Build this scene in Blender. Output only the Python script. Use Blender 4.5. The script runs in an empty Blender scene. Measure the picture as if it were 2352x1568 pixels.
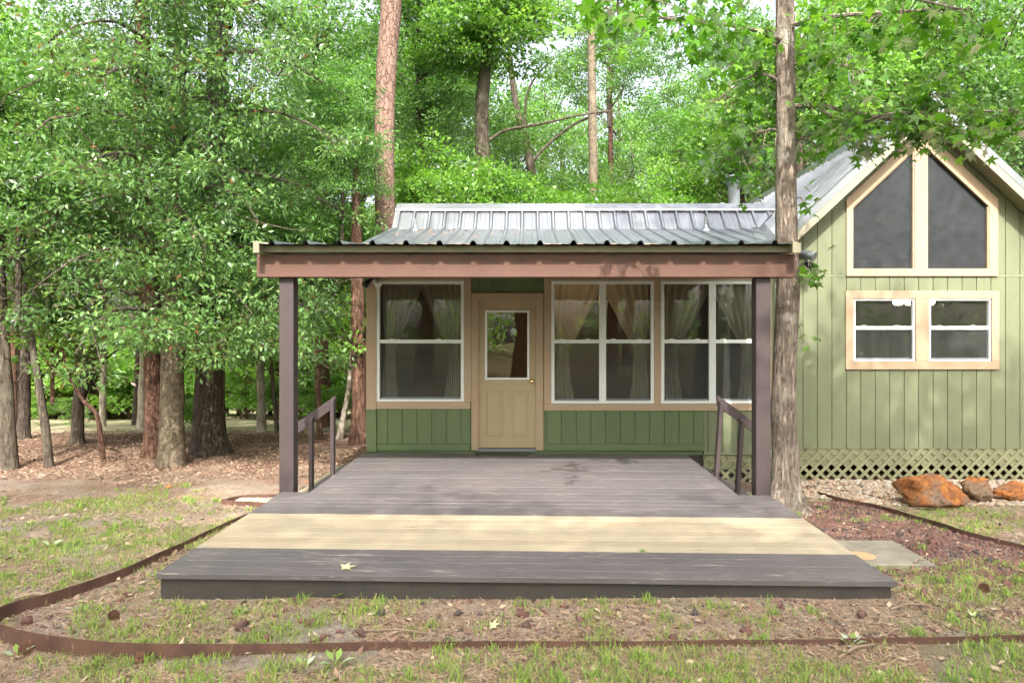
import bpy, math, random
import numpy as np
from mathutils import Vector, Matrix, noise as mnoise

random.seed(7)
RNG = np.random.default_rng(11)
SC = bpy.context.scene
COL = SC.collection
R = math.radians

# ---------------------------------------------------------------- camera
F, U0, V0, EYE = 1594.0, 1209.0, 766.0, 1.64      # lens and eye, in pixels of a 2352 px wide print
cam = bpy.data.cameras.new('camera')
cam.sensor_width = 36.0
cam.lens = 36.0 * F / 2352.0
cam.shift_x = -(U0 - 1176.0) / 2352.0
cam.shift_y = -(784.0 - V0) / 2352.0
cam.clip_start = 0.05
cam.clip_end = 600.0
cam_ob = bpy.data.objects.new('camera', cam)
cam_ob.location = (0.0, 0.0, EYE)
cam_ob.rotation_euler = (R(90), 0, 0)
COL.objects.link(cam_ob)
SC.camera = cam_ob

# ---------------------------------------------------------------- sky and sun
SUN_EL, SUN_AZ = 48.0, 180.0
world = bpy.data.worlds.new('World')
SC.world = world
world.use_nodes = True
wn = world.node_tree
sky = wn.nodes.new('ShaderNodeTexSky')
sky.sky_type = 'NISHITA'
sky.sun_disc = False
sky.sun_elevation = R(SUN_EL)
sky.sun_rotation = R(SUN_AZ)
sky.air_density = 0.8
sky.dust_density = 9.0
sky.ozone_density = 1.0
bg = wn.nodes['Background']
veil = wn.nodes.new('ShaderNodeHueSaturation')          # thin high haze: the same paler sky in every direction
veil.inputs['Saturation'].default_value = 0.42
wn.links.new(sky.outputs[0], veil.inputs['Color'])
wn.links.new(veil.outputs[0], bg.inputs[0])
bg.inputs[1].default_value = 0.15
sun = bpy.data.lights.new('sun', 'SUN')
sun.energy = 2.0
sun.angle = R(0.53)
sun.color = (1.0, 0.96, 0.89)
sun_ob = bpy.data.objects.new('sun', sun)
sun_ob.location = (0, -20, 30)
sun_ob.rotation_euler = (R(90 - SUN_EL), 0, R(1.5))
COL.objects.link(sun_ob)

SC.view_settings.view_transform = 'Standard'
SC.view_settings.look = 'None'
SC.view_settings.gamma = 1.0
SC.view_settings.use_curve_mapping = False
SC.view_settings.exposure = 2.28
SC.render.engine = 'CYCLES'
SC.cycles.use_denoising = True
SC.cycles.max_bounces = 8
SC.cycles.diffuse_bounces = 3
SC.cycles.transmission_bounces = 6
SC.cycles.transparent_max_bounces = 8
SC.cycles.sample_clamp_indirect = 6.0

# ---------------------------------------------------------------- helpers
def sstep(a, b, x):
    t = min(1.0, max(0.0, (x - a) / (b - a)))
    return t * t * (3 - 2 * t)

def ground_z(x, y):
    z = -0.185 - 0.14 * sstep(5.0, 8.6, y) - 0.10 * sstep(0.8, 3.0, x) * sstep(6.0, 8.6, y)
    if y > 13.5:
        z -= 0.095 * (y - 13.5) if y < 45 else 0.095 * 31.5
    z += 0.025 * mnoise.noise((x * 0.45, y * 0.45, 3.1)) + 0.012 * mnoise.noise((x * 1.7, y * 1.7, 8.0))
    return z

def at(u, v, d):
    return Vector(((u - U0) / F * d, d, EYE - (v - V0) / F * d))

def on_ground(u, v, lift=0.0):
    d = 8.0
    for _ in range(60):
        x = (u - U0) / F * d
        g = ground_z(x, d) + lift
        d2 = (EYE - g) * F / max(40.0, v - V0)
        d = 0.6 * d + 0.4 * d2
    return Vector(((u - U0) / F * d, d, ground_z((u - U0) / F * d, d) + lift))

def tag(o, label, cat, group=None, kind=None):
    if label: o['label'] = label
    if cat: o['category'] = cat
    if group: o['group'] = group
    if kind: o['kind'] = kind
    return o

def thing(name, loc, label, cat, group=None):
    o = bpy.data.objects.new(name, None)
    o.empty_display_size = 0.2
    o.location = loc
    COL.objects.link(o)
    return tag(o, label, cat, group)

def link(o, parent=None, local=False):
    COL.objects.link(o)
    if parent is not None:
        o.parent = parent
        if parent.type == 'EMPTY' and not local:
            o.matrix_parent_inverse = Matrix.Translation(-Vector(parent.location))
    return o

class MB:
    def __init__(s):
        s.v = []; s.f = []
    def quad(s, a, b, c, d):
        n = len(s.v); s.v += [tuple(a), tuple(b), tuple(c), tuple(d)]; s.f.append((n, n+1, n+2, n+3)); return s
    def poly(s, pts):
        n = len(s.v); s.v += [tuple(p) for p in pts]; s.f.append(tuple(range(n, n+len(pts)))); return s
    def hexa(s, p):
        n = len(s.v); s.v += [tuple(q) for q in p]
        for q in ((0,3,2,1),(4,5,6,7),(0,1,5,4),(1,2,6,5),(2,3,7,6),(3,0,4,7)):
            s.f.append(tuple(n+i for i in q))
        return s
    def box(s, x0, x1, y0, y1, z0, z1):
        return s.hexa([(x0,y0,z0),(x1,y0,z0),(x1,y1,z0),(x0,y1,z0),(x0,y0,z1),(x1,y0,z1),(x1,y1,z1),(x0,y1,z1)])
    def prism(s, pts, off):
        n = len(pts); b = len(s.v); off = Vector(off)
        s.v += [tuple(p) for p in pts] + [tuple(Vector(p) + off) for p in pts]
        s.f.append(tuple(b+i for i in range(n))[::-1]); s.f.append(tuple(b+n+i for i in range(n)))
        for i in range(n):
            j = (i+1) % n
            s.f.append((b+i, b+j, b+n+j, b+n+i))
        return s
    def tube(s, pts, rad, sides=10, cap=True, jitter=0.0, seed=0, lob=None):
        pts = [Vector(p) for p in pts]; rings = []
        prev = None
        for i, p in enumerate(pts):
            t = (pts[min(i+1, len(pts)-1)] - pts[max(i-1, 0)]).normalized()
            if prev is None:
                a = t.orthogonal().normalized() if abs(t.z) < 0.9 else Vector((1, 0, 0))
            else:
                a = prev
            a = (a - t * a.dot(t)).normalized(); b = t.cross(a); prev = a
            r = rad[i] if hasattr(rad, '__len__') else rad
            ring = []
            for k in range(sides):
                an = 2*math.pi*k/sides
                rr = r
                if jitter:
                    rr *= 1 + jitter * mnoise.noise((math.cos(an)*1.3+seed, math.sin(an)*1.3, p.z*1.9+seed)) + 0.5*jitter*mnoise.noise((math.cos(an)*3+seed, math.sin(an)*3, p.z*5))
                if lob:
                    rr *= lob(i, an, p)
                ring.append(len(s.v)); s.v.append(tuple(p + (a*math.cos(an) + b*math.sin(an)) * rr))
            rings.append(ring)
        for i in range(len(rings)-1):
            for k in range(sides):
                j = (k+1) % sides
                s.f.append((rings[i][k], rings[i][j], rings[i+1][j], rings[i+1][k]))
        if cap:
            s.f.append(tuple(rings[0][::-1])); s.f.append(tuple(rings[-1]))
        return s
    def lathe(s, c, prof, sides=20):
        c = Vector(c); rings = []
        for r, z in prof:
            ring = []
            for k in range(sides):
                an = 2*math.pi*k/sides
                ring.append(len(s.v)); s.v.append((c.x + r*math.cos(an), c.y + r*math.sin(an), c.z + z))
            rings.append(ring)
        for i in range(len(rings)-1):
            for k in range(sides):
                j = (k+1) % sides
                s.f.append((rings[i][k], rings[i][j], rings[i+1][j], rings[i+1][k]))
        s.f.append(tuple(rings[0][::-1])); s.f.append(tuple(rings[-1]))
        return s
    def mesh(s, name):
        me = bpy.data.meshes.new(name); me.from_pydata(s.v, [], s.f); me.update(); return me
    def build(s, name, m, parent=None, smooth=False, bevel=0.0, label=None):
        me = s.mesh(name); me.materials.append(m)
        if smooth:
            me.polygons.foreach_set('use_smooth', [True]*len(me.polygons))
        o = bpy.data.objects.new(name, me); link(o, parent)
        if bevel:
            b = o.modifiers.new('edge', 'BEVEL'); b.width = bevel; b.segments = 1; b.limit_method = 'ANGLE'
        if label: o['label'] = label
        return o

def mesh_np(name, verts, quads, m, lv=None, smooth=False):
    me = bpy.data.meshes.new(name)
    verts = np.ascontiguousarray(verts, dtype=np.float32); quads = np.ascontiguousarray(quads, dtype=np.int32)
    nv, nf, k = len(verts), len(quads), quads.shape[1]
    me.vertices.add(nv); me.vertices.foreach_set('co', verts.ravel())
    me.loops.add(nf*k); me.loops.foreach_set('vertex_index', quads.ravel())
    me.polygons.add(nf); me.polygons.foreach_set('loop_start', np.arange(0, nf*k, k, dtype=np.int32))
    if lv is not None:
        a = me.attributes.new('lv', 'FLOAT', 'FACE'); a.data.foreach_set('value', np.ascontiguousarray(lv, dtype=np.float32))
    if smooth:
        me.polygons.foreach_set('use_smooth', np.ones(nf, dtype=bool))
    me.update(calc_edges=True)
    if m is not None: me.materials.append(m)
    return me

def obj(name, me, parent=None, local=False):
    return link(bpy.data.objects.new(name, me), parent, local)

# ---------------------------------------------------------------- materials
class G:
    def __init__(s, name):
        s.m = bpy.data.materials.new(name); s.m.use_nodes = True
        s.t = s.m.node_tree; s.b = s.t.nodes['Principled BSDF']; s.o = s.t.nodes['Material Output']
        s._pos = None
    def n(s, typ, **kw):
        nd = s.t.nodes.new('ShaderNode' + typ)
        for k, v in kw.items(): setattr(nd, k, v)
        return nd
    def l(s, a, b): s.t.links.new(a, b)
    def pos(s, scale=(1,1,1), rot=(0,0,0), src='Position'):
        if s._pos is None:
            s._pos = s.n('NewGeometry')
        mp = s.n('Mapping'); mp.inputs['Scale'].default_value = scale; mp.inputs['Rotation'].default_value = rot
        s.l(s._pos.outputs['Position'], mp.inputs['Vector']); return mp.outputs[0]
    def noise(s, scale, vec=None, detail=4.0, rough=0.55, dist=0.0):
        nd = s.n('TexNoise'); nd.inputs['Scale'].default_value = scale; nd.inputs['Detail'].default_value = detail
        nd.inputs['Roughness'].default_value = rough; nd.inputs['Distortion'].default_value = dist
        s.l(vec if vec is not None else s.pos(), nd.inputs['Vector']); return nd.outputs['Fac']
    def voro(s, scale, vec=None, feature='F1', out='Distance'):
        nd = s.n('TexVoronoi', feature=feature); nd.inputs['Scale'].default_value = scale
        s.l(vec if vec is not None else s.pos(), nd.inputs['Vector']); return nd.outputs[out]
    def ramp(s, fac, stops):
        nd = s.n('ValToRGB'); cr = nd.color_ramp
        while len(cr.elements) < len(stops): cr.elements.new(0.5)
        for e, (p, c) in zip(cr.elements, stops):
            e.position = p; e.color = (c[0], c[1], c[2], 1) if hasattr(c, '__len__') else (c, c, c, 1)
        s.l(fac, nd.inputs[0]); return nd.outputs[0]
    def mix(s, fac, a, b, mode='MIX'):
        nd = s.n('MixRGB', blend_type=mode)
        for sock, val in ((nd.inputs[0], fac), (nd.inputs[1], a), (nd.inputs[2], b)):
            if hasattr(val, 'is_linked'): s.l(val, sock)
            elif hasattr(val, '__len__'): sock.default_value = (val[0], val[1], val[2], 1)
            else: sock.default_value = val
        return nd.outputs[0]
    def math(s, op, a, b=0.0):
        nd = s.n('Math', operation=op)
        for sock, val in ((nd.inputs[0], a), (nd.inputs[1], b)):
            if hasattr(val, 'is_linked'): s.l(val, sock)
            else: sock.default_value = val
        return nd.outputs[0]
    def orand(s): return s.n('ObjectInfo').outputs['Random']
    def vary(s, col, amt=0.12):
        r = s.orand()
        k = s.math('ADD', s.math('MULTIPLY', r, 2*amt), 1-amt)
        cc = s.n('CombineColor')
        for i in range(3): s.l(k, cc.inputs[i])
        return s.mix(1.0, col, cc.outputs[0], 'MULTIPLY')
    def set(s, color=None, rough=None, metal=None, spec=None):
        for nm, val in (('Base Color', color), ('Roughness', rough), ('Metallic', metal), ('Specular IOR Level', spec)):
            if val is None: continue
            if hasattr(val, 'is_linked'): s.l(val, s.b.inputs[nm])
            elif hasattr(val, '__len__'): s.b.inputs[nm].default_value = (val[0], val[1], val[2], 1)
            else: s.b.inputs[nm].default_value = val
        return s
    def bump(s, h, strength=0.3, dist=0.01):
        nd = s.n('Bump'); nd.inputs['Strength'].default_value = strength; nd.inputs['Distance'].default_value = dist
        s.l(h, nd.inputs['Height']); s.l(nd.outputs[0], s.b.inputs['Normal']); return s

def paint(name, c, rough=0.6, grain=(1,1,1), var=0.10, bump=0.12, dirt=0.25, gs=18.0, dirtcol=None):
    g = G(name)
    big = g.noise(1.3, detail=5.0)
    fine = g.noise(gs, g.pos(grain), detail=6.0)
    d = dirtcol or tuple(x*0.62 for x in c)
    col = g.mix(g.ramp(big, [(0.42, 0.0), (0.78, dirt)]), c, d)
    col = g.mix(g.ramp(fine, [(0.35, 0.0), (0.75, 0.35)]), col, tuple(x*0.78 for x in c))
    fade = g.noise(0.7, g.pos((1.6, 1.6, 0.55)), detail=6.0, rough=0.62)
    col = g.mix(g.ramp(fade, [(0.45, 0.0), (0.75, 0.30)]), col, tuple(min(0.8, x*1.35+0.02) for x in c))
    blot = g.noise(9.0, g.pos((1.0, 1.0, 0.35)), detail=7.0, rough=0.7)
    col = g.mix(g.ramp(blot, [(0.56, 0.0), (0.74, 0.30)]), col, tuple(x*0.55 for x in c))
    col = g.vary(col, var)
    g.set(col, g.ramp(fine, [(0.3, max(0, rough-0.1)), (0.7, min(1, rough+0.1))]), spec=0.35)
    g.bump(fine, bump, 0.004)
    return g.m

MAT = {}
# weathered dark deck stain: worn streaks along the boards
def deck_mat():
    g = G('deck_stain')
    gx = g.pos((1.0, 9.0, 9.0))
    streak = g.noise(4.2, gx, detail=8.0, rough=0.68)
    fine = g.noise(16.0, g.pos((0.6, 14.0, 14.0)), detail=4.0)
    patch = g.noise(0.9, detail=3.0)
    base = g.mix(g.ramp(patch, [(0.35, 0.0), (0.7, 1.0)]), (0.088, 0.079, 0.081), (0.120, 0.102, 0.099))
    base = g.mix(g.ramp(fine, [(0.3, 0.0), (0.75, 0.6)]), base, (0.058, 0.053, 0.055))
    wear = g.math('MULTIPLY', g.ramp(streak, [(0.57, 0.0), (0.66, 1.0)]), g.ramp(g.noise(2.2, detail=3.0), [(0.38, 0.0), (0.58, 1.0)]))
    col = g.mix(g.math('MULTIPLY', wear, 0.8), base, (0.33, 0.29, 0.25))
    col = g.vary(col, 0.06)
    g.set(col, g.ramp(fine, [(0.3, 0.42), (0.7, 0.62)]), spec=0.45)
    g.bump(g.math('ADD', streak, fine), 0.35, 0.004)
    return g.m
MAT['deck'] = deck_mat()
def newwood_mat():
    g = G('new_pine_board')
    grain = g.noise(3.0, g.pos((0.5, 16.0, 16.0)), detail=7.0, rough=0.6, dist=0.4)
    warm = g.noise(1.1, g.pos((0.5, 3.0, 1.0)), detail=3.0)
    kn = g.voro(3.3, g.pos((0.55, 2.2, 1.0)))
    col = g.mix(g.ramp(grain, [(0.35, 0.0), (0.72, 0.6)]), (0.300, 0.255, 0.180), (0.215, 0.168, 0.108))
    col = g.mix(g.ramp(warm, [(0.5, 0.0), (0.75, 0.5)]), col, (0.30, 0.235, 0.15))
    col = g.mix(g.ramp(kn, [(0.045, 0.95), (0.085, 0.0)]), col, (0.16, 0.08, 0.035))
    col = g.vary(col, 0.09)
    g.set(col, 0.6, spec=0.3); g.bump(grain, 0.2, 0.003)
    return g.m
MAT['newwood'] = newwood_mat()
MAT['rim'] = paint('rim_board_stain', (0.034, 0.029, 0.026), 0.7, (6, 6, 0.7), dirt=0.9, dirtcol=(0.075, 0.062, 0.047), gs=14, bump=0.3)
MAT['brown'] = paint('brown_post_paint', (0.056, 0.041, 0.041), 0.5, (5, 5, 0.6), dirt=0.35, gs=10, bump=0.2)
MAT['beam'] = paint('redwood_beam_stain', (0.112, 0.055, 0.039), 0.6, (0.6, 6, 7), dirt=0.4, gs=9, bump=0.35)
MAT['green'] = paint('green_siding_paint', (0.148, 0.162, 0.092), 0.62, (7, 7, 0.7), var=0.06, dirt=0.45, gs=12, bump=0.25)
MAT['greenshade'] = paint('porch_shade_green', (0.102, 0.138, 0.060), 0.6, (7, 7, 0.7), var=0.05, dirt=0.25, gs=12, bump=0.25)  # the siding green again, darkened: porch shade put into the colour
MAT['tan'] = paint('tan_trim_paint', (0.36, 0.258, 0.170), 0.6, (5, 5, 5), var=0.03, dirt=0.25, gs=9, bump=0.15)
MAT['cream'] = paint('cream_fascia_paint', (0.27, 0.24, 0.175), 0.55, (3, 3, 3), var=0.03, dirt=0.4, gs=6, bump=0.08)
MAT['olive'] = paint('olive_drip_edge', (0.20, 0.18, 0.12), 0.5, (3, 3, 3), var=0.03, dirt=0.3, gs=6, bump=0.05)
MAT['white'] = paint('white_vinyl', (0.66, 0.67, 0.64), 0.4, (2, 2, 2), var=0.02, dirt=0.2, gs=6, bump=0.03)
MAT['door'] = paint('tan_door_paint', (0.35, 0.265, 0.155), 0.5, (4, 4, 1), var=0.02, dirt=0.15, gs=8, bump=0.05)
MAT['lattice'] = paint('lattice_paint', (0.20, 0.20, 0.11), 0.7, (5, 5, 5), var=0.07, dirt=0.45, gs=12, bump=0.2)
MAT['black'] = paint('black_metal', (0.015, 0.015, 0.016), 0.45, var=0.02, dirt=0.1)
MAT['grey'] = paint('grey_metal', (0.15, 0.165, 0.175), 0.45, var=0.03, dirt=0.3, gs=5)
MAT['interior'] = paint('interior_wall', (0.20, 0.11, 0.062), 0.8, var=0.02, dirt=0.1)
MAT['darkfloor'] = paint('interior_floor', (0.12, 0.075, 0.045), 0.5, (1, 8, 1), var=0.02)
MAT['intgrey'] = paint('interior_grey', (0.20, 0.20, 0.21), 0.7, var=0.05)
MAT['chairwood'] = paint('dark_chair_wood', (0.05, 0.032, 0.022), 0.45)
MAT['mat'] = paint('door_mat', (0.045, 0.055, 0.028), 0.95, (20, 20, 1), gs=30, bump=0.6)
MAT['brass'] = G('brass').set((0.75, 0.52, 0.20), 0.22, 1.0).m

def metal_roof(name, c, rough, dirt):
    g = G(name)
    big = g.noise(1.1, detail=5.0); fine = g.noise(30.0, detail=3.0)
    dn = g.noise(5.0, g.pos((1, 1, 1)), detail=7.0, rough=0.7)
    dm = g.ramp(dn, [(0.5, 0.0), (0.78, dirt)])
    col = g.mix(dm, c, (0.20, 0.19, 0.17))
    g.set(col, g.ramp(big, [(0.3, rough-0.06), (0.7, rough+0.10)]), g.math('SUBTRACT', 0.92, g.math('MULTIPLY', dm, 0.5)))
    g.bump(g.math('ADD', fine, g.noise(2.2)), 0.06, 0.01)
    return g.m
MAT['roof'] = metal_roof('galvalume_roof', (0.235, 0.245, 0.265), 0.36, 0.40)
MAT['roofdirty'] = metal_roof('galvalume_roof_dusty', (0.21, 0.235, 0.255), 0.45, 0.75)
MAT['rooftrim'] = metal_roof('galvalume_trim', (0.27, 0.28, 0.295), 0.38, 0.25)

def rust_mat():
    g = G('rusted_steel_edging')
    a = g.noise(7.0, g.pos((1, 1, 0.4)), detail=6.0); b = g.noise(40.0, g.pos((1.0, 1.0, 0.25)), detail=3.0)
    col = g.mix(g.ramp(a, [(0.35, 0.0), (0.7, 1.0)]), (0.066, 0.030, 0.021), (0.120, 0.058, 0.038))
    col = g.mix(g.ramp(b, [(0.62, 0.0), (0.72, 0.6)]), col, (0.30, 0.22, 0.13))
    g.set(col, 0.75); g.bump(b, 0.3, 0.003); return g.m
MAT['rust'] = rust_mat()

def stone_mat(name, stops, scale=2.0, rough=0.9, bump=0.5, patch=None):
    g = G(name)
    oi = g.orand()
    base = g.ramp(oi, stops)
    f = g.noise(14.0*scale, detail=6.0); b = g.noise(4.0*scale, detail=4.0)
    col = g.mix(g.ramp(f, [(0.35, 0.0), (0.8, 0.55)]), base, (0.05, 0.04, 0.035))
    if patch:
        col = g.mix(g.ramp(b, patch[0]), col, patch[1])
    g.set(col, rough, spec=0.25); g.bump(g.math('ADD', f, b), bump, 0.012); return g.m
MAT['lava'] = stone_mat('lava_rock', [(0.0, (0.125, 0.058, 0.046)), (0.4, (0.165, 0.080, 0.062)), (0.7, (0.10, 0.060, 0.052)), (1.0, (0.055, 0.050, 0.050))], 3)
def attr_stone(name, stops, rough=0.8):
    g = G(name); at_ = g.n('Attribute', attribute_name='lv'); base = g.ramp(at_.outputs['Fac'], stops)
    f = g.noise(40.0, detail=4.0)
    col = g.mix(g.ramp(f, [(0.35, 0.0), (0.8, 0.4)]), base, (0.10, 0.08, 0.06))
    g.set(col, rough, spec=0.3); g.bump(f, 0.3, 0.006); return g.m
GR_STOPS = [(0.0, (0.42, 0.345, 0.255)), (0.3, (0.36, 0.245, 0.15)), (0.5, (0.47, 0.43, 0.36)), (0.75, (0.26, 0.225, 0.195)), (1.0, (0.37, 0.19, 0.09))]
MAT['gravelmass'] = attr_stone('gravel_mass', GR_STOPS)
MAT['gravel'] = stone_mat('gravel_stone', GR_STOPS, 3, 0.8, 0.3)
MAT['lavamass'] = attr_stone('lava_mass', [(0.0, (0.125, 0.058, 0.046)), (0.5, (0.165, 0.080, 0.062)), (1.0, (0.06, 0.05, 0.05))], 0.95)
def boulder_mat():
    g = G('orange_ironstone')
    a = g.noise(6.5, detail=8.0, rough=0.7, dist=0.8); b = g.noise(26.0, detail=7.0, rough=0.7); c = g.noise(3.1, g.pos((1,1,1),(0.4,0.2,0)), detail=3.0)
    col = g.mix(g.ramp(a, [(0.40, 0.0), (0.58, 1.0)]), (0.50, 0.195, 0.055), (0.25, 0.100, 0.042))
    col = g.mix(g.ramp(c, [(0.48, 0.0), (0.60, 0.85)]), col, (0.20, 0.155, 0.115))
    col = g.mix(g.ramp(b, [(0.45, 0.0), (0.7, 0.8)]), col, (0.09, 0.045, 0.028))
    g.set(col, 0.95, spec=0.1); g.bump(g.math('ADD', a, g.math('MULTIPLY', b, 0.6)), 1.0, 0.04); return g.m
MAT['boulder'] = boulder_mat()
def concrete_mat(cx, cy):
    g = G('weathered_concrete')
    a = g.noise(6.0, detail=6.0); b = g.noise(45.0, detail=4.0)
    col = g.mix(g.ramp(a, [(0.35, 0.0), (0.7, 1.0)]), (0.165, 0.145, 0.105), (0.255, 0.225, 0.17))
    col = g.mix(g.ramp(b, [(0.3, 0.5), (0.6, 0.0)]), col, (0.10, 0.095, 0.075))
    g.set(col, 0.9); g.bump(g.math('ADD', a, b), 0.5, 0.01); return g.m
MAT['concrete'] = concrete_mat(0, 0)
MAT['stain'] = paint('tan_ring_stain', (0.40, 0.27, 0.14), 0.85, gs=30, dirt=0.5)

def bark(name, c1, c2, sx, sz, plate=False, lichen=None, bump=0.9):
    g = G(name)
    vec = g.pos((sx, sx, sz))
    if plate:
        nz = g.n('TexNoise'); nz.inputs['Scale'].default_value = 9.0; g.l(g.pos(), nz.inputs['Vector'])
        vm = g.n('VectorMath', operation='MULTIPLY_ADD'); g.l(nz.outputs['Color'], vm.inputs[0]); vm.inputs[1].default_value = (0.9, 0.9, 0.9); g.l(vec, vm.inputs[2])
        v = g.voro(1.0, vm.outputs[0], feature='DISTANCE_TO_EDGE'); crack = g.ramp(g.math('ADD', v, g.math('MULTIPLY', g.noise(5.0, detail=4.0), 0.12)), [(0.05, 0.0), (0.13, 1.0)])
    else:
        v = g.noise(1.0, vec, detail=7.0, rough=0.66, dist=0.5); crack = g.ramp(v, [(0.40, 0.0), (0.58, 1.0)])
    f = g.noise(22.0, detail=6.0)
    col = g.mix(crack, c2, c1)
    col = g.mix(g.ramp(f, [(0.35, 0.0), (0.8, 0.55)]), col, tuple(x*1.5 for x in c1))
    if lichen:
        col = g.mix(g.ramp(g.noise(2.3, detail=6.0, rough=0.7), [(0.52, 0.0), (0.66, 0.7)]), col, lichen)
    col = g.vary(col, 0.15)
    g.set(col, 0.9, spec=0.15)
    g.bump(g.math('ADD', crack, g.math('MULTIPLY', f, 0.4)), bump, 0.02); return g.m
MAT['bark_gum'] = bark('sweetgum_bark', (0.245, 0.195, 0.155), (0.060, 0.045, 0.036), 30, 4.5, lichen=(0.36, 0.33, 0.28))
MAT['bark_pine'] = bark('pine_plate_bark', (0.215, 0.138, 0.108), (0.105, 0.060, 0.047), 13, 6.0, plate=True, lichen=(0.26, 0.20, 0.172))
MAT['bark_brown'] = bark('brown_bark', (0.155, 0.085, 0.058), (0.038, 0.022, 0.016), 24, 4.0)
MAT['bark_dark'] = bark('dark_oak_bark', (0.115, 0.088, 0.070), (0.028, 0.021, 0.017), 34, 5.0)
MAT['bark_pale'] = bark('pale_mottled_bark', (0.120, 0.095, 0.066), (0.058, 0.045, 0.032), 7, 7, lichen=(0.165, 0.135, 0.094), bump=0.35)
MAT['bark_grey'] = bark('grey_lichen_bark', (0.110, 0.088, 0.066), (0.038, 0.030, 0.023), 20, 3.5, lichen=(0.145, 0.135, 0.098))
MAT['bark_white'] = bark('whitish_bark', (0.36, 0.31, 0.25), (0.17, 0.13, 0.10), 8, 4, lichen=(0.42, 0.38, 0.32), bump=0.4)

def leaf(name, lo, mid, hi, trans=0.42, gloss=0.35, dead=0.0):
    g = G(name)
    a = g.n('Attribute', attribute_name='lv').outputs['Fac']
    stops = [(0.0, lo), (0.5, mid), (0.97, hi)]
    if dead: stops = [(0.0, lo), (0.5, mid), (1.0-dead, hi), (1.0-dead+0.004, (0.16, 0.075, 0.03))]
    col = g.vary(g.ramp(a, stops), 0.16)
    g.t.nodes.remove(g.b)
    df = g.n('BsdfDiffuse'); tr = g.n('BsdfTranslucent'); gl = g.n('BsdfGlossy'); gl.inputs['Roughness'].default_value = gloss
    g.l(col, df.inputs[0]); tcol = g.mix(1.0, col, (1.25, 1.35, 0.55), 'MULTIPLY'); g.l(tcol, tr.inputs[0])
    m1 = g.n('MixShader'); m1.inputs[0].default_value = trans; g.l(df.outputs[0], m1.inputs[1]); g.l(tr.outputs[0], m1.inputs[2])
    fr = g.n('LayerWeight'); fr.inputs[0].default_value = 0.28
    k = g.math('MULTIPLY', fr.outputs['Fresnel'], 0.45)
    m2 = g.n('MixShader'); g.l(k, m2.inputs[0]); g.l(m1.outputs[0], m2.inputs[1]); g.l(gl.outputs[0], m2.inputs[2])
    g.l(m2.outputs[0], g.o.inputs[0]); return g.m
MAT['leaf_holly'] = leaf('evergreen_leaf', (0.060, 0.122, 0.042), (0.112, 0.215, 0.066), (0.215, 0.335, 0.115), 0.50, 0.30, dead=0.004)
MAT['leaf_gum'] = leaf('sweetgum_leaf', (0.060, 0.168, 0.017), (0.114, 0.276, 0.026), (0.204, 0.396, 0.046), 0.56, 0.38)
MAT['leaf_a'] = leaf('broadleaf_bright', (0.081, 0.184, 0.025), (0.138, 0.287, 0.039), (0.241, 0.402, 0.067), 0.56, 0.4)
MAT['leaf_b'] = leaf('broadleaf_mid', (0.062, 0.150, 0.033), (0.112, 0.244, 0.050), (0.200, 0.356, 0.077), 0.55, 0.4)
MAT['leaf_c'] = leaf('broadleaf_grey', (0.081, 0.156, 0.060), (0.138, 0.237, 0.090), (0.219, 0.338, 0.138), 0.52, 0.4)
MAT['leaf_sunlit'] = leaf('understory_leaf', (0.10, 0.21, 0.030), (0.165, 0.320, 0.046), (0.250, 0.410, 0.070), 0.60, 0.45)  # undergrowth green raised, sunlight in the wood put into the leaf colour
MAT['leaf_pine'] = leaf('pine_needle', (0.060, 0.110, 0.035), (0.095, 0.155, 0.050), (0.155, 0.220, 0.080), 0.35, 0.4)
MAT['leaf_far'] = leaf('far_wood_leaf', (0.090, 0.192, 0.041), (0.156, 0.306, 0.060), (0.258, 0.420, 0.096), 0.56, 0.45)
MAT['grass'] = leaf('grass_blade', (0.42, 0.33, 0.16), (0.20, 0.27, 0.055), (0.24, 0.36, 0.07), 0.35, 0.6)
MAT['straw'] = attr_stone('straw_litter', [(0.0, (0.44, 0.30, 0.18)), (0.5, (0.30, 0.17, 0.11)), (1.0, (0.55, 0.44, 0.30))], 0.9)
MAT['litter'] = attr_stone('leaf_litter', [(0.0, (0.135, 0.078, 0.055)), (0.5, (0.23, 0.14, 0.095)), (0.85, (0.34, 0.23, 0.16)), (1.0, (0.46, 0.36, 0.25))], 0.9)
MAT['fallen'] = leaf('fallen_green_leaf', (0.50, 0.52, 0.26), (0.55, 0.58, 0.30), (0.60, 0.62, 0.34), 0.2, 0.5)
MAT['orange_leaf'] = paint('orange_dry_leaf', (0.45, 0.14, 0.035), 0.8)
MAT['stick'] = paint('dry_stick', (0.22, 0.16, 0.11), 0.9, (4, 4, 4), gs=20, bump=0.5)
MAT['cone'] = paint('pine_cone', (0.13, 0.06, 0.038), 0.9, gs=40, bump=0.6)

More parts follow.
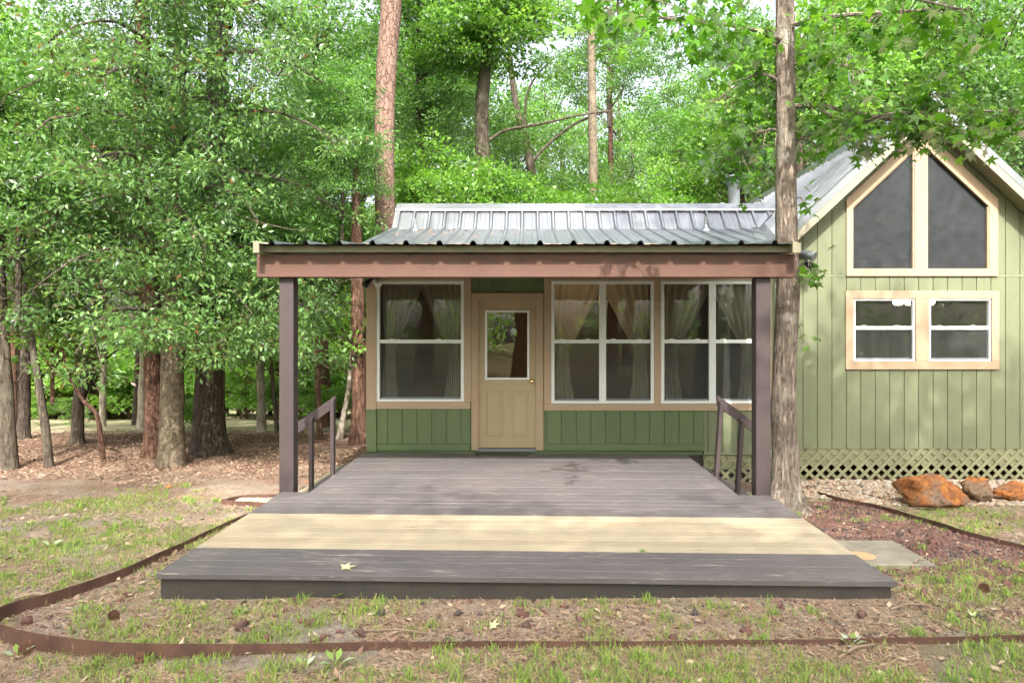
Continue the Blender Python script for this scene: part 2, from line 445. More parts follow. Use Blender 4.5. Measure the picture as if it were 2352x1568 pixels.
def glass(name, dust=0.0, dustcol=(0.2, 0.2, 0.2), tint=(0.86, 0.9, 0.86), refl=0.06):
    g = G(name); g.t.nodes.remove(g.b)
    tr = g.n('BsdfTransparent'); tr.inputs[0].default_value = (*tint, 1)
    gl = g.n('BsdfGlossy'); gl.inputs['Roughness'].default_value = 0.015
    bp = g.n('Bump'); bp.inputs['Strength'].default_value = 0.03; bp.inputs['Distance'].default_value = 0.05
    g.l(g.noise(2.6, detail=1.0), bp.inputs['Height']); g.l(bp.outputs[0], gl.inputs['Normal'])
    fr = g.n('Fresnel'); fr.inputs[0].default_value = 1.5
    k = g.math('ADD', fr.outputs[0], refl)
    m = g.n('MixShader'); g.l(k, m.inputs[0]); g.l(tr.outputs[0], m.inputs[1]); g.l(gl.outputs[0], m.inputs[2])
    out = m.outputs[0]
    if dust:
        df = g.n('BsdfDiffuse'); df.inputs[0].default_value = (*dustcol, 1)
        m2 = g.n('MixShader')
        d = g.ramp(g.noise(7.0, detail=5.0), [(0.3, dust*0.75), (0.75, dust*1.2)])
        g.l(d, m2.inputs[0]); g.l(out, m2.inputs[1]); g.l(df.outputs[0], m2.inputs[2]); out = m2.outputs[0]
    g.l(out, g.o.inputs[0]); return g.m
MAT['glass'] = glass('window_glass', 0.09, (0.22, 0.21, 0.17), (0.86, 0.87, 0.83), refl=0.05)
MAT['glass_dusty'] = glass('dusty_gable_glass', 0.48, (0.070, 0.075, 0.080), (0.62, 0.64, 0.65), -0.02)
MAT['screen'] = glass('insect_screen', 0.22, (0.14, 0.145, 0.14), (0.95, 0.95, 0.95), -0.04)
MAT['glass_door'] = glass('door_glass', 0.04, (0.25, 0.16, 0.10), refl=0.16)
def cloth_mat():
    g = G('sheer_curtain'); g.t.nodes.remove(g.b)
    df = g.n('BsdfDiffuse'); df.inputs[0].default_value = (0.58, 0.56, 0.48, 1)
    tr = g.n('BsdfTranslucent'); tr.inputs[0].default_value = (0.58, 0.56, 0.48, 1)
    m = g.n('MixShader'); m.inputs[0].default_value = 0.4; g.l(df.outputs[0], m.inputs[1]); g.l(tr.outputs[0], m.inputs[2])
    g.l(m.outputs[0], g.o.inputs[0]); return g.m
MAT['cloth'] = cloth_mat()
def emit(name, c, e):
    g = G(name); g.b.inputs['Emission Color'].default_value = (*c, 1); g.b.inputs['Emission Strength'].default_value = e
    g.set((0.8, 0.78, 0.7), 0.4); return g.m
MAT['lampglow'] = emit('lit_lamp_glass', (1.0, 0.60, 0.28), 3.2)
MAT['globeglow'] = emit('lit_globe_glass', (1.0, 0.93, 0.78), 1.2)

def ground_mat():
    g = G('yard_soil')
    big = g.noise(0.55, detail=4.0, dist=0.3); mid = g.noise(1.9, detail=7.0, rough=0.7); fine = g.noise(24.0, detail=8.0, rough=0.75); tiny = g.noise(110.0, detail=4.0)
    sand = g.mix(g.ramp(fine, [(0.35, 0.0), (0.7, 1.0)]), (0.225, 0.185, 0.150), (0.42, 0.37, 0.31))
    straw = g.mix(g.ramp(fine, [(0.38, 0.0), (0.66, 1.0)]), (0.150, 0.092, 0.070), (0.31, 0.215, 0.165))
    col = g.mix(g.ramp(mid, [(0.44, 0.0), (0.60, 1.0)]), sand, straw)
    geo = g.n('NewGeometry'); sx = g.n('SeparateXYZ'); g.l(geo.outputs['Position'], sx.inputs[0])
    # forest floor beyond the lawn: leaf litter
    fl = g.math('ADD', sx.outputs['Y'], g.math('MULTIPLY', g.noise(0.8, detail=4.0), 2.2))
    woods = g.ramp(g.math('DIVIDE', fl, 20.0), [(0.465, 0.0), (0.56, 1.0)])
    lit = g.mix(g.ramp(fine, [(0.36, 0.0), (0.68, 1.0)]), (0.095, 0.054, 0.038), (0.26, 0.165, 0.115))
    lit = g.mix(g.ramp(g.noise(1.1, detail=5.0), [(0.55, 0.0), (0.68, 0.8)]), lit, (0.42, 0.32, 0.23))
    col = g.mix(woods, col, lit)
    far = g.ramp(g.math('DIVIDE', sx.outputs['Y'], 40.0), [(0.335, 0.0), (0.36, 1.0)])
    col = g.mix(far, col, g.mix(g.ramp(mid, [(0.45, 0.0), (0.6, 1.0)]), (0.52, 0.44, 0.30), (0.16, 0.22, 0.07)))  # pale dirt track and greenery, the clearing's sunlight put into the colour
    # grassy wood floor behind the viewer, darkened for the pane reflections
    near = g.ramp(g.math('DIVIDE', g.math('ADD', sx.outputs['Y'], 10.0), 20.0), [(0.50, 1.0), (0.63, 0.0)])
    col = g.mix(near, col, g.mix(g.ramp(mid, [(0.4, 0.0), (0.6, 1.0)]), (0.055, 0.080, 0.024), (0.075, 0.048, 0.032)))
    moss = g.math('MULTIPLY', g.ramp(big, [(0.46, 0.0), (0.64, 0.5)]), g.math('SUBTRACT', 1.0, woods))
    col = g.mix(moss, col, (0.235, 0.235, 0.11))
    col = g.mix(g.ramp(tiny, [(0.34, 0.7), (0.56, 0.0)]), col, (0.11, 0.075, 0.055))
    g.set(col, 1.0, spec=0.0)
    g.bump(g.math('ADD', fine, g.math('MULTIPLY', tiny, 0.5)), 0.9, 0.03); return g.m
MAT['ground'] = ground_mat()
BEHIND = [(-8,-7,12,4.3,'b'),(-4,-8.5,12.5,4.0,'b'),(3.3,-8.5,12.3,4.0,'b'),(-0.3,-7.8,12.4,3.3,'b'),(0.5,-15,14,5,'b'),(5.1,-0.9,10.5,2.7,'e'),(5.6,-2.4,11.6,2.2,'e'),(8.3,-1.3,10.6,2.8,'b'),(8.5,-9,13,4.5,'a'),(-5.8,-4.8,12,3.0,'b'),(-13,-2,11,4.6,'a'),(5.5,-19,12,5,'b'),(-6,-20,10,5,'a')]

# ================================================================ SETTING: ground
def make_ground():
    xs = np.concatenate([np.linspace(-160, -30, 14), np.linspace(-27, -9, 19), np.linspace(-8.6, 9, 177), np.linspace(9.5, 30, 22), np.linspace(35, 160, 14)])
    ys = np.concatenate([np.linspace(-120, -12, 14), np.linspace(-10, 3, 14), np.linspace(3.2, 14.0, 136), np.linspace(14.4, 45, 40), np.linspace(50, 300, 14)])
    V = np.array([(x, y, ground_z(x, y)) for y in ys for x in xs])
    nx, ny = len(xs), len(ys)
    i, j = np.meshgrid(np.arange(nx-1), np.arange(ny-1)); a = (j*nx+i).ravel()
    Q = np.stack([a, a+1, a+1+nx, a+nx], 1)
    o = obj('ground', mesh_np('ground', V, Q, MAT['ground'], smooth=True))
    tag(o, None, None, kind='structure')
make_ground()

# ================================================================ CABIN
WY, GY = 9.60, 9.75                     # porch wall and gable wall planes
S1, S2 = F / WY, F / GY
def wx(u): return (u - U0) / S1
def wz(v): return EYE - (v - V0) / S1
def gx(u): return (u - U0) / S2
def gz(v): return EYE - (v - V0) / S2
PX, RPITCH = 5.553, 0.935               # gable centre line, roof pitch
def soffit(x): return 4.64 - RPITCH * abs(x - PX)
def roof_top(x): return 4.88 - RPITCH * abs(x - PX)
HALF = 2.44

cabin = thing('cabin', (3.0, 9.6, 0), 'green timber cabin with metal roofs and a tall gable window on the right', 'cabin')

def strip_pieces(x0, x1, zb, zt, openings):
    """split a vertical strip round the openings; zb, zt and opening edges are functions of x"""
    cuts = {x0, x1}
    for (a, b, lo, hi) in openings:
        for c in (a, b):
            if x0 < c < x1: cuts.add(c)
    if x0 < PX < x1: cuts.add(PX)
    cuts = sorted(cuts); out = []
    for a, b in zip(cuts[:-1], cuts[1:]):
        if b - a < 0.002: continue
        mid = 0.5*(a+b)
        spans = [(zb, zt)]
        for (oa, ob, lo, hi) in openings:
            if oa - 1e-6 <= a and b <= ob + 1e-6:
                new = []
                for (p, q) in spans:
                    if lo(mid) > p(mid) + 0.004: new.append((p, lo if lo(mid) < q(mid) else q))
                    if hi(mid) < q(mid) - 0.004: new.append((hi if hi(mid) > p(mid) else p, q))
                spans = new
        for (p, q) in spans:
            if q(mid) - p(mid) > 0.004: out.append((a, b, p, q))
    return out

def const(c): return lambda x: c
def planks(parent, y, x_start, x_end, zb, zt, openings, m, pitch=0.2032, phase=0.0, thick=0.016, gap=0.010, extra=None):
    x = x_start - phase
    while x < x_end - 0.004:
        a, b = max(x, x_start), min(x + pitch - gap, x_end)
        if b - a > 0.006:
            for (p, q, lo, hi) in strip_pieces(a, b, zb, zt, openings):
                mb = MB()
                mb.hexa([(p, y, lo(p)), (q, y, lo(q)), (q, y+thick, lo(q)), (p, y+thick, lo(p)),
                         (p, y, hi(p)), (q, y, hi(q)), (q, y+thick, hi(q)), (p, y+thick, hi(p))])
                mb.build('plank', m, parent)
        x += pitch

# ---------- porch wall of the wing
door_u = (1081, 1248); door_v = (673, 1033)
win_u = [(865, 1066), (1266, 1502), (1518, 1754)]
win_v = [(645, 922), (645, 926), (645, 926)]
XL = wx(842)
XR = PX - HALF                          # inner corner with the gable house
op = [(wx(a), wx(b), const(wz(d)), const(wz(c))) for (a, b), (c, d) in zip(win_u, win_v)]
op.append((wx(1099), wx(1231), const(wz(1033)), const(wz(688))))
mb = MB()
for (p, q, lo, hi) in strip_pieces(XL, XR+0.1, const(-0.04), const(2.62), op):
    mb.box(p, q, WY+0.017, WY+0.10, lo(p), hi(p))
# left return wall, back wall of the wing, floor
mb.box(XL, XL+0.1, WY+0.1, 14.2, -0.3, 2.62)
mb.box(XL, XR, 14.2, 14.3, -0.3, 3.0)
wing = mb.build('porch_wall', MAT['greenshade'], cabin)
zs = wz(938)
# siding planks under the windows, over the door, and the plain end by the steps
def vrange(u0, u1, v0, v1, ph=0.0):
    planks(wing, WY, wx(u0), wx(u1), const(wz(v1)), const(wz(v0)), [], MAT['greenshade'], phase=ph)
vrange(866, 1080, 939, 1018, 0.05)
vrange(1249.5, 1616, 943, 1018, 0.16)
planks(wing, WY, wx(1616.6), XR, const(-0.02), const(wz(943)), [], MAT['green'], phase=0.14)
vrange(1083, 1249, 560, 672.5, 0.10)
def trim(parent, name, u0, u1, v0, v1, m, proud=0.022, y=WY, sx=wx, sz=wz, thick=None, bevel=0.002):
    return MB().box(sx(u0), sx(u1), y-proud, y+(thick or 0.014), sz(v1), sz(v0)).build(name, m, parent, bevel=bevel)
trim(wing, 'base_trim', 866, 1080, 1018.5, 1034, MAT['greenshade'], 0.018)
trim(wing, 'base_trim', 1249.5, 1616, 1018.5, 1034, MAT['greenshade'], 0.018)
trim(wing, 'base_trim', 1616.5, 1800, 1038, 1044, MAT['green'], 0.018)
trim(wing, 'corner_board', 842, 865, 560, 939.5, MAT['tan'], 0.026)
trim(wing, 'corner_board', 842, 865, 940, 1036, MAT['greenshade'], 0.024)
trim(wing, 'window_trim', 865.4, 1080.5, 922.5, 938.5, MAT['tan'])
trim(wing, 'window_trim', 1066.5, 1082.5, 560, 922, MAT['tan'], 0.020)
trim(wing, 'window_trim', 865.4, 1066, 560, 644.5, MAT['tan'], 0.018)
trim(wing, 'window_trim', 1249.6, 1265.6, 560, 926, MAT['tan'], 0.020)
trim(wing, 'window_trim', 1502.4, 1517.6, 644.8, 926, MAT['tan'], 0.019)
trim(wing, 'window_trim', 1754.4, 1771, 644.8, 926, MAT['tan'], 0.019)
trim(wing, 'window_trim', 1249.6, 1771, 926.5, 942.5, MAT['tan'])
trim(wing, 'window_trim', 1266, 1771, 560, 644.4, MAT['tan'], 0.018)

def sash_window(parent, x0, x1, z0, z1, y, lites, fr=0.045, mull=0.095, railz=None, screen=True, label=None, m=None, rail=0.052):
    """white vinyl hung window(s): fixed frame, meeting rail, two panes and an insect screen for each lite"""
    m = m or MAT['white']
    f = MB()
    f.box(x0, x1, y-0.012, y+0.05, z1-fr, z1); f.box(x0, x1, y-0.012, y+0.05, z0, z0+fr*0.8)
    f.box(x0, x0+fr, y-0.0115, y+0.05, z0+fr*0.8, z1-fr); f.box(x1-fr, x1, y-0.0115, y+0.05, z0+fr*0.8, z1-fr)
    n = lites; w = (x1-x0-2*fr-(n-1)*mull)/n
    for k in range(1, n):
        xm = x0+fr+k*w+(k-1)*mull
        f.box(xm, xm+mull, y-0.0105, y+0.05, z0+fr*0.8, z1-fr)
    win = f.build('window', m, parent, bevel=0.002)
    if label: win['label'] = label
    rz = railz if railz is not None else 0.5*(z0+z1)
    for k in range(n):
        a = x0+fr+k*(w+mull); b = a+w
        MB().box(a, b, y+0.004, y+0.034, rz-rail/2, rz+rail/2).build('meeting_rail', m, win, bevel=0.002)
        MB().box(a+0.01, b-0.01, y+0.012, y+0.03, z0+fr*0.8+0.001, z0+fr*0.8+0.026).build('sash_rail', MAT['grey'] if screen else m, win)
        MB().box(a+0.12*w, a+0.12*w+0.06, y+0.006, y+0.03, rz+rail/2, rz+rail/2+0.012).build('sash_lock', m, win)
        MB().box(b-0.3*w, b-0.3*w+0.06, y+0.006, y+0.03, rz+rail/2, rz+rail/2+0.012).build('sash_lock', m, win)
        MB().quad((a, y+0.030, rz+rail/2), (b, y+0.030, rz+rail/2), (b, y+0.030, z1-fr), (a, y+0.030, z1-fr)).build('pane', MAT['glass'], win)
        MB().quad((a, y+0.046, z0+fr*0.8), (b, y+0.046, z0+fr*0.8), (b, y+0.046, rz-rail/2), (a, y+0.046, rz-rail/2)).build('pane', MAT['glass'], win)
        if screen:
            MB().quad((a, y+0.020, z0+fr*0.8+0.02), (b, y+0.020, z0+fr*0.8+0.02), (b, y+0.020, rz-rail/2), (a, y+0.020, rz-rail/2)).build('insect_screen', MAT['screen'], win)
    return win
for k, ((a, b), (c, d)) in enumerate(zip(win_u, win_v)):
    sash_window(cabin, wx(a), wx(b), wz(d), wz(c), WY-0.002, 1 if k == 0 else 2, railz=wz(784),
                label=['single-width porch window left of the door', 'twin porch window just right of the door', 'twin porch window partly behind the right post'][k])

# ---------- door
dx0, dx1, dz0, dz1 = wx(1099), wx(1231), wz(1030), wz(688)
DY = WY + 0.012
mb = MB()
gx0, gx1, gz0, gz1 = wx(1114), wx(1216), wz(872), wz(712)      # lite frame
ix0, ix1, iz0, iz1 = wx(1119), wx(1211), wz(867), wz(718)
mb.box(dx0, ix0, DY, DY+0.044, dz0+0.012, dz1); mb.box(ix1, dx1, DY, DY+0.044, dz0+0.012, dz1)
mb.box(ix0, ix1, DY, DY+0.044, dz0+0.012, iz0); mb.box(ix0, ix1, DY, DY+0.044, iz1, dz1)
door = mb.build('door', MAT['door'], cabin, label='tan entry door with a half-height glass light and brass knob')
for (a, b, c, d) in ((gx0, gx1, gz1-0.03, gz1), (gx0, gx1, gz0, gz0+0.03), (gx0, gx0+0.03, gz0+0.03, gz1-0.03), (gx1-0.03, gx1, gz0+0.03, gz1-0.03)):
    MB().box(a, b, DY-0.014, DY-0.0005, c, d).build('glazing_frame', MAT['white'], door, bevel=0.004)
MB().quad((ix0, DY+0.012, iz0), (ix1, DY+0.012, iz0), (ix1, DY+0.012, iz1), (ix0, DY+0.012, iz1)).build('pane', MAT['glass_door'], door)
for (u0, u1) in ((1116, 1156), (1175, 1214)):
    a, b, c, d = wx(u0), wx(u1), wz(1002), wz(898)
    p = MB()
    # raised moulding ring and field
    def ring(m0, m1, y0, y1):
        o = [(a+m0, y0, c+m0), (b-m0, y0, c+m0), (b-m0, y0, d-m0), (a+m0, y0, d-m0)]
        i = [(a+m1, y1, c+m1), (b-m1, y1, c+m1), (b-m1, y1, d-m1), (a+m1, y1, d-m1)]
        for q in range(4):
            r_ = (q+1) % 4
            p.quad(o[q], o[r_], i[r_], i[q])
    ring(0.0, 0.012, DY-0.0005, DY-0.009); ring(0.012, 0.028, DY-0.009, DY-0.002); ring(0.028, 0.045, DY-0.002, DY-0.008)
    p.quad((a+0.045, DY-0.008, c+0.045), (b-0.045, DY-0.008, c+0.045), (b-0.045, DY-0.008, d-0.045), (a+0.045, DY-0.008, d-0.045))
    p.build('raised_panel', MAT['door'], door)
kn = MB(); kc = at(1222, 875, DY)
for r, y in (): pass
prof = [(0.001, -0.004), (0.030, -0.004), (0.031, 0.004), (0.014, 0.010), (0.012, 0.030), (0.022, 0.036), (0.028, 0.048), (0.026, 0.060), (0.016, 0.067), (0.001, 0.068)]
rings = []
for r, h in prof:
    ring_ = []
    for k in range(16):
        an = 2*math.pi*k/16; ring_.append(len(kn.v)); kn.v.append((kc.x+r*math.cos(an), DY-h, kc.z+r*math.sin(an)))
    rings.append(ring_)
for i in range(len(rings)-1):
    for k in range(16):
        j = (k+1) % 16; kn.f.append((rings[i][k], rings[i+1][k], rings[i+1][j], rings[i][j]))
kn.build('knob', MAT['brass'], door, smooth=True)
fr = MB()
fr.box(wx(1083), wx(1099), WY-0.024, WY+0.05, wz(1033), wz(688)); fr.box(wx(1231), wx(1248), WY-0.024, WY+0.05, wz(1033), wz(688))
fr.box(wx(1083), wx(1248), WY-0.0245, WY+0.05, wz(687.8), wz(673))
fr.build('door_casing', MAT['tan'], cabin, bevel=0.002)
MB().box(wx(1099.2), wx(1230.8), WY-0.03, WY+0.05, wz(1036), wz(1029.5)).build('threshold', MAT['grey'], cabin)

# ---------- gable wall
GXL, GXR = PX - HALF, PX + HALF
uw_l = (gx(1958)-0.01, gx(2098)+0.01); uw_r = (gx(2130)-0.01, gx(2270)+0.01)
def ut(x): return 3.42 + RPITCH*(gx(2098) - gx(1958)) - RPITCH*max(0.0, abs(x-PX) - (PX-gx(2098))) + 0.012
op2 = [(uw_l[0], uw_r[1], const(gz(617)-0.02), ut),
       (gx(1960)-0.01, gx(2100)+0.01, const(gz(829)-0.01), const(gz(686)+0.01)),
       (gx(2133)-0.01, gx(2275)+0.01, const(gz(829)-0.01), const(gz(686)+0.01))]
ZSEAM = gz(633)
mb = MB()
for (p, q, lo, hi) in strip_pieces(GXL, GXR, const(0.02), soffit, op2):
    mb.hexa([(p, GY+0.017, lo(p)), (q, GY+0.017, lo(q)), (q, GY+0.10, lo(q)), (p, GY+0.10, lo(p)), (p, GY+0.017, hi(p)), (q, GY+0.017, hi(q)), (q, GY+0.10, hi(q)), (p, GY+0.10, hi(p))])
mb.box(GXL, GXL+0.1, GY+0.1, 18.0, -0.3, soffit(GXL)); mb.box(GXR-0.1, GXR, GY+0.1, 18.0, -0.3, soffit(GXR))
mb.poly([(GXL, 17.9, -0.3), (GXR, 17.9, -0.3), (GXR, 17.9, soffit(GXR)), (PX, 17.9, soffit(PX)), (GXL, 17.9, soffit(GXL))])
gab = mb.build('gable_wall', MAT['green'], cabin)
planks(gab, GY, GXL, GXR, const(0.025), const(ZSEAM-0.014), op2, MAT['green'], phase=0.035)
planks(gab, GY, GXL, GXR, const(ZSEAM+0.012), soffit, op2, MAT['green'], phase=0.035)
for (xa, xb) in ((GXL, gx(1942)), (gx(2291), GXR)):
    MB().prism([(xa, GY+0.002, ZSEAM-0.012), (xa, GY-0.004, ZSEAM-0.012), (xa, GY+0.002, ZSEAM+0.011)], (xb-xa, 0, 0)).build('seam_flashing', MAT['green'], gab)

# lower twin window: tan surround + two white units
lw = MB()
TY = GY - 0.024
lw.box(gx(1941), gx(2293), TY, GY+0.012, gz(686)+0.002, gz(668)); lw.box(gx(1941), gx(2293), TY, GY+0.012, gz(848), gz(829)-0.002)
lw.box(gx(1941), gx(1959), TY+0.001, GY+0.012, gz(829), gz(686)); lw.box(gx(2276), gx(2293), TY+0.001, GY+0.012, gz(829), gz(686)); lw.box(gx(2101), gx(2132), TY+0.001, GY+0.012, gz(829), gz(686))
lw.build('window_surround', MAT['tan'], gab, bevel=0.002)
for (a, b) in ((1960, 2100), (2133, 2275)):
    sash_window(cabin, gx(a), gx(b), gz(829), gz(686), GY+0.0, 1, fr=0.026, railz=gz(753), rail=0.05,
                label='left white sash of the low gable window pair' if a == 1960 else 'right white sash of the low gable window pair')

# tall gable window: two dusty trapezoid panes in a tan frame
tw = MB(); uy0, uy1 = TY, GY+0.012
oz0, iz0_ = gz(634), gz(617); oxl, ixl = gx(1943), gx(1958); mcl, mcr = gx(2099), gx(2129); ixr, oxr = gx(2270), gx(2290)
sl = RPITCH; zl_i = 3.42; zl_o = gz(458)
def bar(pts): tw.prism([(x, uy1, z) for x, z in pts], (0, uy0-uy1, 0))
bar([(oxl, oz0), (oxr, oz0), (oxr, iz0_), (oxl, iz0_)])
bar([(oxl, iz0_+0.0005), (ixl, iz0_+0.0005), (ixl, zl_i), (oxl, zl_o)])
bar([(ixr, iz0_+0.0005), (oxr, iz0_+0.0005), (oxr, zl_o), (ixr, zl_i)])
topL_i = zl_i + sl*(mcl-ixl)
zc_o = zl_o + sl*(PX-oxl)
bar([(oxl, zl_o), (ixl, zl_i), (mcl, topL_i), (mcl, zl_o+sl*(mcl-oxl))])
bar([(mcr, zl_o+sl*(oxr-mcr)), (mcr, zl_i+sl*(ixr-mcr)), (ixr, zl_i), (oxr, zl_o)])
bar([(mcl, iz0_+0.0005), (mcr, iz0_+0.0005), (mcr, zl_o+sl*(oxr-mcr)-0.002), (PX, zc_o-0.005), (mcl, zl_o+sl*(mcl-oxl)-0.002)])
tall = tw.build('tall_window', MAT['tan'], cabin, label='tall pointed window of two dusty dark panes under the gable')
py = GY + 0.03
MB().poly([(ixl-0.01, py, iz0_-0.01), (mcl+0.01, py, iz0_-0.01), (mcl+0.01, py, topL_i+0.01), (ixl-0.01, py, zl_i+0.01)]).build('pane', MAT['glass_dusty'], tall)
MB().poly([(mcr-0.01, py, iz0_-0.01), (ixr+0.01, py, iz0_-0.01), (ixr+0.01, py, zl_i+0.01), (mcr-0.01, py, zl_i+sl*(ixr-mcr)+0.01)]).build('pane', MAT['glass_dusty'], tall)
for (xa, xb) in ((mcl-0.022, mcl), (ixr-0.02, ixr)):
    MB().box(xa, xb, GY-0.012, GY+0.028, iz0_, zl_i + (sl*(mcl-ixl)*0.96 if xa < PX else 0.0)).build('glazing_bead', MAT['tan'], tall)
mlt = MB(); dx = 0.018
mlt.prism([(ixl, GY+0.025, zl_i), (mcl, GY+0.025, topL_i), (mcl, GY+0.025, topL_i-0.028), (ixl, GY+0.025, zl_i-0.028)], (0, -0.03, 0)).build('glazing_bead', MAT['tan'], tall)

# ---------- skirt lattice under the gable and beside the steps
def lattice(x0, x1, y, z0, z1, backz):
    mb = MB(); mb.box(x0, x1, y+0.022, y+0.05, backz, z1-0.004)
    lat = mb.build('lattice', MAT['lattice'], cabin)
    pitch, w = 0.156, 0.042
    n0 = int(math.floor((x0 - (z1-z0) - x0)/pitch)) - 1
    for sgn, yy in ((1, y), (-1, y+0.009)):
        k = 0
        x = x0 - (z1-z0) - 0.05
        while x < x1 + (z1-z0) + 0.05:
            # centre line: from (x, z0) to (x + sgn*(z1-z0), z1); clip to the panel
            hw = w/2*math.sqrt(2)
            def edge(off):
                pts = []
                for z in (z0, z1): pts.append((x + off + sgn*(z-z0), z))
                return pts
            A, B = edge(-hw), edge(hw)
            poly = [A[0], B[0], B[1], A[1]]
            def clip(poly, xc, keep_gt):
                out = []
                for i in range(len(poly)):
                    p, q = poly[i], poly[(i+1) % len(poly)]
                    ip, iq = (p[0] >= xc) == keep_gt, (q[0] >= xc) == keep_gt
                    if ip: out.append(p)
                    if ip != iq:
                        t = (xc-p[0])/(q[0]-p[0]); out.append((xc, p[1]+t*(q[1]-p[1])))
                return out
            poly = clip(poly, x0, True)
            if len(poly) > 2: poly = clip(poly, x1, False)
            if len(poly) > 2:
                MB().prism([(px_, yy+0.008, pz) for px_, pz in poly], (0, -0.008, 0)).build('slat', MAT['lattice'], lat)
            x += pitch
    return lat
lattice(GXL, GXR, GY-0.004, -0.47, 0.022, -0.20)
lattice(wx(1616), GXL-0.01, WY-0.006, -0.47, -0.045, -0.24)
MB().box(XL+0.02, XR, WY+0.05, WY+0.09, -0.4, -0.04).build('skirt_board', MAT['rim'], cabin)

# ---------- roofs
def rib_profile(w, pitch, phase, h=0.030):
    t = ((w - phase) % pitch)
    t = min(t, pitch - t)                        # distance to the nearest rib
    if t < 0.014: return h
    if t < 0.036: return h * (0.036 - t) / 0.022
    for c in (pitch*0.33,):
        if abs(t - c) < 0.012: return 0.0045
    return 0.0
def rib_stations(w0, w1, pitch, phase):
    st = {w0, w1}
    k0 = int(math.floor((w0-phase)/pitch)) - 1; k1 = int(math.ceil((w1-phase)/pitch)) + 1
    for k in range(k0, k1+1):
        c = phase + k*pitch
        for d in (-0.036, -0.014, 0.014, 0.036):
            st.add(round(c+d, 5))
        for sgn in (-1, 1):
            for d in (-0.012, -0.007, 0.007, 0.012): st.add(round(c + sgn*pitch*0.33 + d, 5))
    return sorted(s for s in st if w0 <= s <= w1)
def ribbed(parent, O, W, T, N, w0, w1, pitch, phase, tb, tt, m, ribs_per=3, h=0.030, name='roof_panel', lap=True):
    O, W, T, N = Vector(O), Vector(W), Vector(T), Vector(N)
    p0 = w0
    edges = [w0]
    k = math.ceil((w0 - phase)/pitch)
    while phase + k*pitch < w1 - 0.05:
        e = phase + k*pitch
        if e - edges[-1] > ribs_per*pitch*0.8: edges.append(e)
        k += 1
    edges.append(w1)
    for i, (a, b) in enumerate(zip(edges[:-1], edges[1:])):
        st = rib_stations(a, b, pitch, phase); mb = MB()
        lift = 0.002*(i % 2) if lap else 0
        nseg = 3
        cols = []
        for s in st:
            col = []
            for q in range(nseg+1):
                t0, t1 = tb(s), tt(s); t = t0 + (t1-t0)*q/nseg
                P = O + W*s + T*t + N*(rib_profile(s, pitch, phase, h) + lift + 0.0025*mnoise.noise((s*2.3, t*1.4, i*3.1)))
                col.append(len(mb.v)); mb.v.append(tuple(P))
            cols.append(col)
        for c0, c1 in zip(cols[:-1], cols[1:]):
            for q in range(nseg):
                mb.f.append((c0[q], c1[q], c1[q+1], c0[q+1]))
        mb.build(name, m, parent)

# wing roof: low slope over the added room, steeper old roof above it
YT, ZT = 12.0, 3.44                    # pitch break
YB, ZB = 9.30, 2.766                   # front edge, hidden by the porch roof
YR, ZR = 12.42, 3.905                  # ridge
def valley_x(z): return PX - (4.88 - z)/RPITCH
mid_T = Vector((0, YT-YB, ZT-ZB)); mid_L = mid_T.length; mid_T.normalize(); mid_N = Vector((0, -mid_T.z, mid_T.y))
up_T = Vector((0, YR-YT, ZR-ZT)); up_L = up_T.length; up_T.normalize(); up_N = Vector((0, -up_T.z, up_T.y))
WX0 = -2.29
rb = MB()
xe_b, xe_t, xe_r = valley_x(ZB)+0.12, valley_x(ZT)+0.12, valley_x(ZR)+0.12
for (pa, pb) in ((((YB, ZB)), ((YT, ZT))), (((YT, ZT)), ((YR, ZR)))):
    (y0, z0), (y1, z1) = pa, pb
    e0, e1 = valley_x(z0)+0.1, valley_x(z1)+0.1
    rb.hexa([(WX0+0.02, y0, z0-0.12), (e0, y0, z0-0.12), (e1, y1, z1-0.12), (WX0+0.02, y1, z1-0.12), (WX0+0.02, y0, z0-0.012), (e0, y0, z0-0.012), (e1, y1, z1-0.012), (WX0+0.02, y1, z1-0.012)])
rb.hexa([(WX0+0.02, YR, ZR-0.12), (xe_r, YR, ZR-0.12), (xe_r-0.9, 14.7, 2.6), (WX0+0.02, 14.7, 2.6), (WX0+0.02, YR, ZR-0.012), (xe_r, YR, ZR-0.012), (xe_r-0.9, 14.7, 2.71), (WX0+0.02, 14.7, 2.71)])
# gable end of the wing
rb.prism([(XL, WY+0.1, 2.6), (XL, 14.2, 2.6), (XL, YR, ZR-0.13), (XL, YT, ZT-0.13)], (0.06, 0, 0))
wroof = rb.build('wing_roof', MAT['greenshade'], cabin)
PH = WX0 + 0.04
def tb_mid(x):
    xv = valley_x(ZB)
    if x <= xv: return 0.0
    z = 4.88 - RPITCH*(PX - x); return min(mid_L, max(0.0, (z-ZB)/(ZT-ZB)*mid_L - 0.05))
def tb_up(x):
    xv = valley_x(ZT)
    if x <= xv: return 0.0
    z = 4.88 - RPITCH*(PX - x); return min(up_L, max(0.0, (z-ZT)/(ZR-ZT)*up_L - 0.05))
ribbed(wroof, (0, YB, ZB), (1, 0, 0), mid_T, mid_N, WX0, valley_x(ZT)+0.02, 0.272, PH, tb_mid, lambda x: mid_L, MAT['roofdirty'])
ribbed(wroof, (0, YT, ZT), (1, 0, 0), up_T, up_N, WX0, valley_x(ZR)+0.02, 0.272, PH, tb_up, lambda x: up_L, MAT['roof'])
# ridge cap
rc = MB(); rc.prism([(WX0-0.03, YR-0.13, ZR-0.085), (WX0-0.03, YR-0.125, ZR-0.060), (WX0-0.03, YR, ZR+0.062), (WX0-0.03, YR+0.15, ZR-0.03), (WX0-0.03, YR, ZR+0.035)], (valley_x(ZR)+0.25-WX0, 0, 0)).build('ridge_cap', MAT['rooftrim'], wroof)
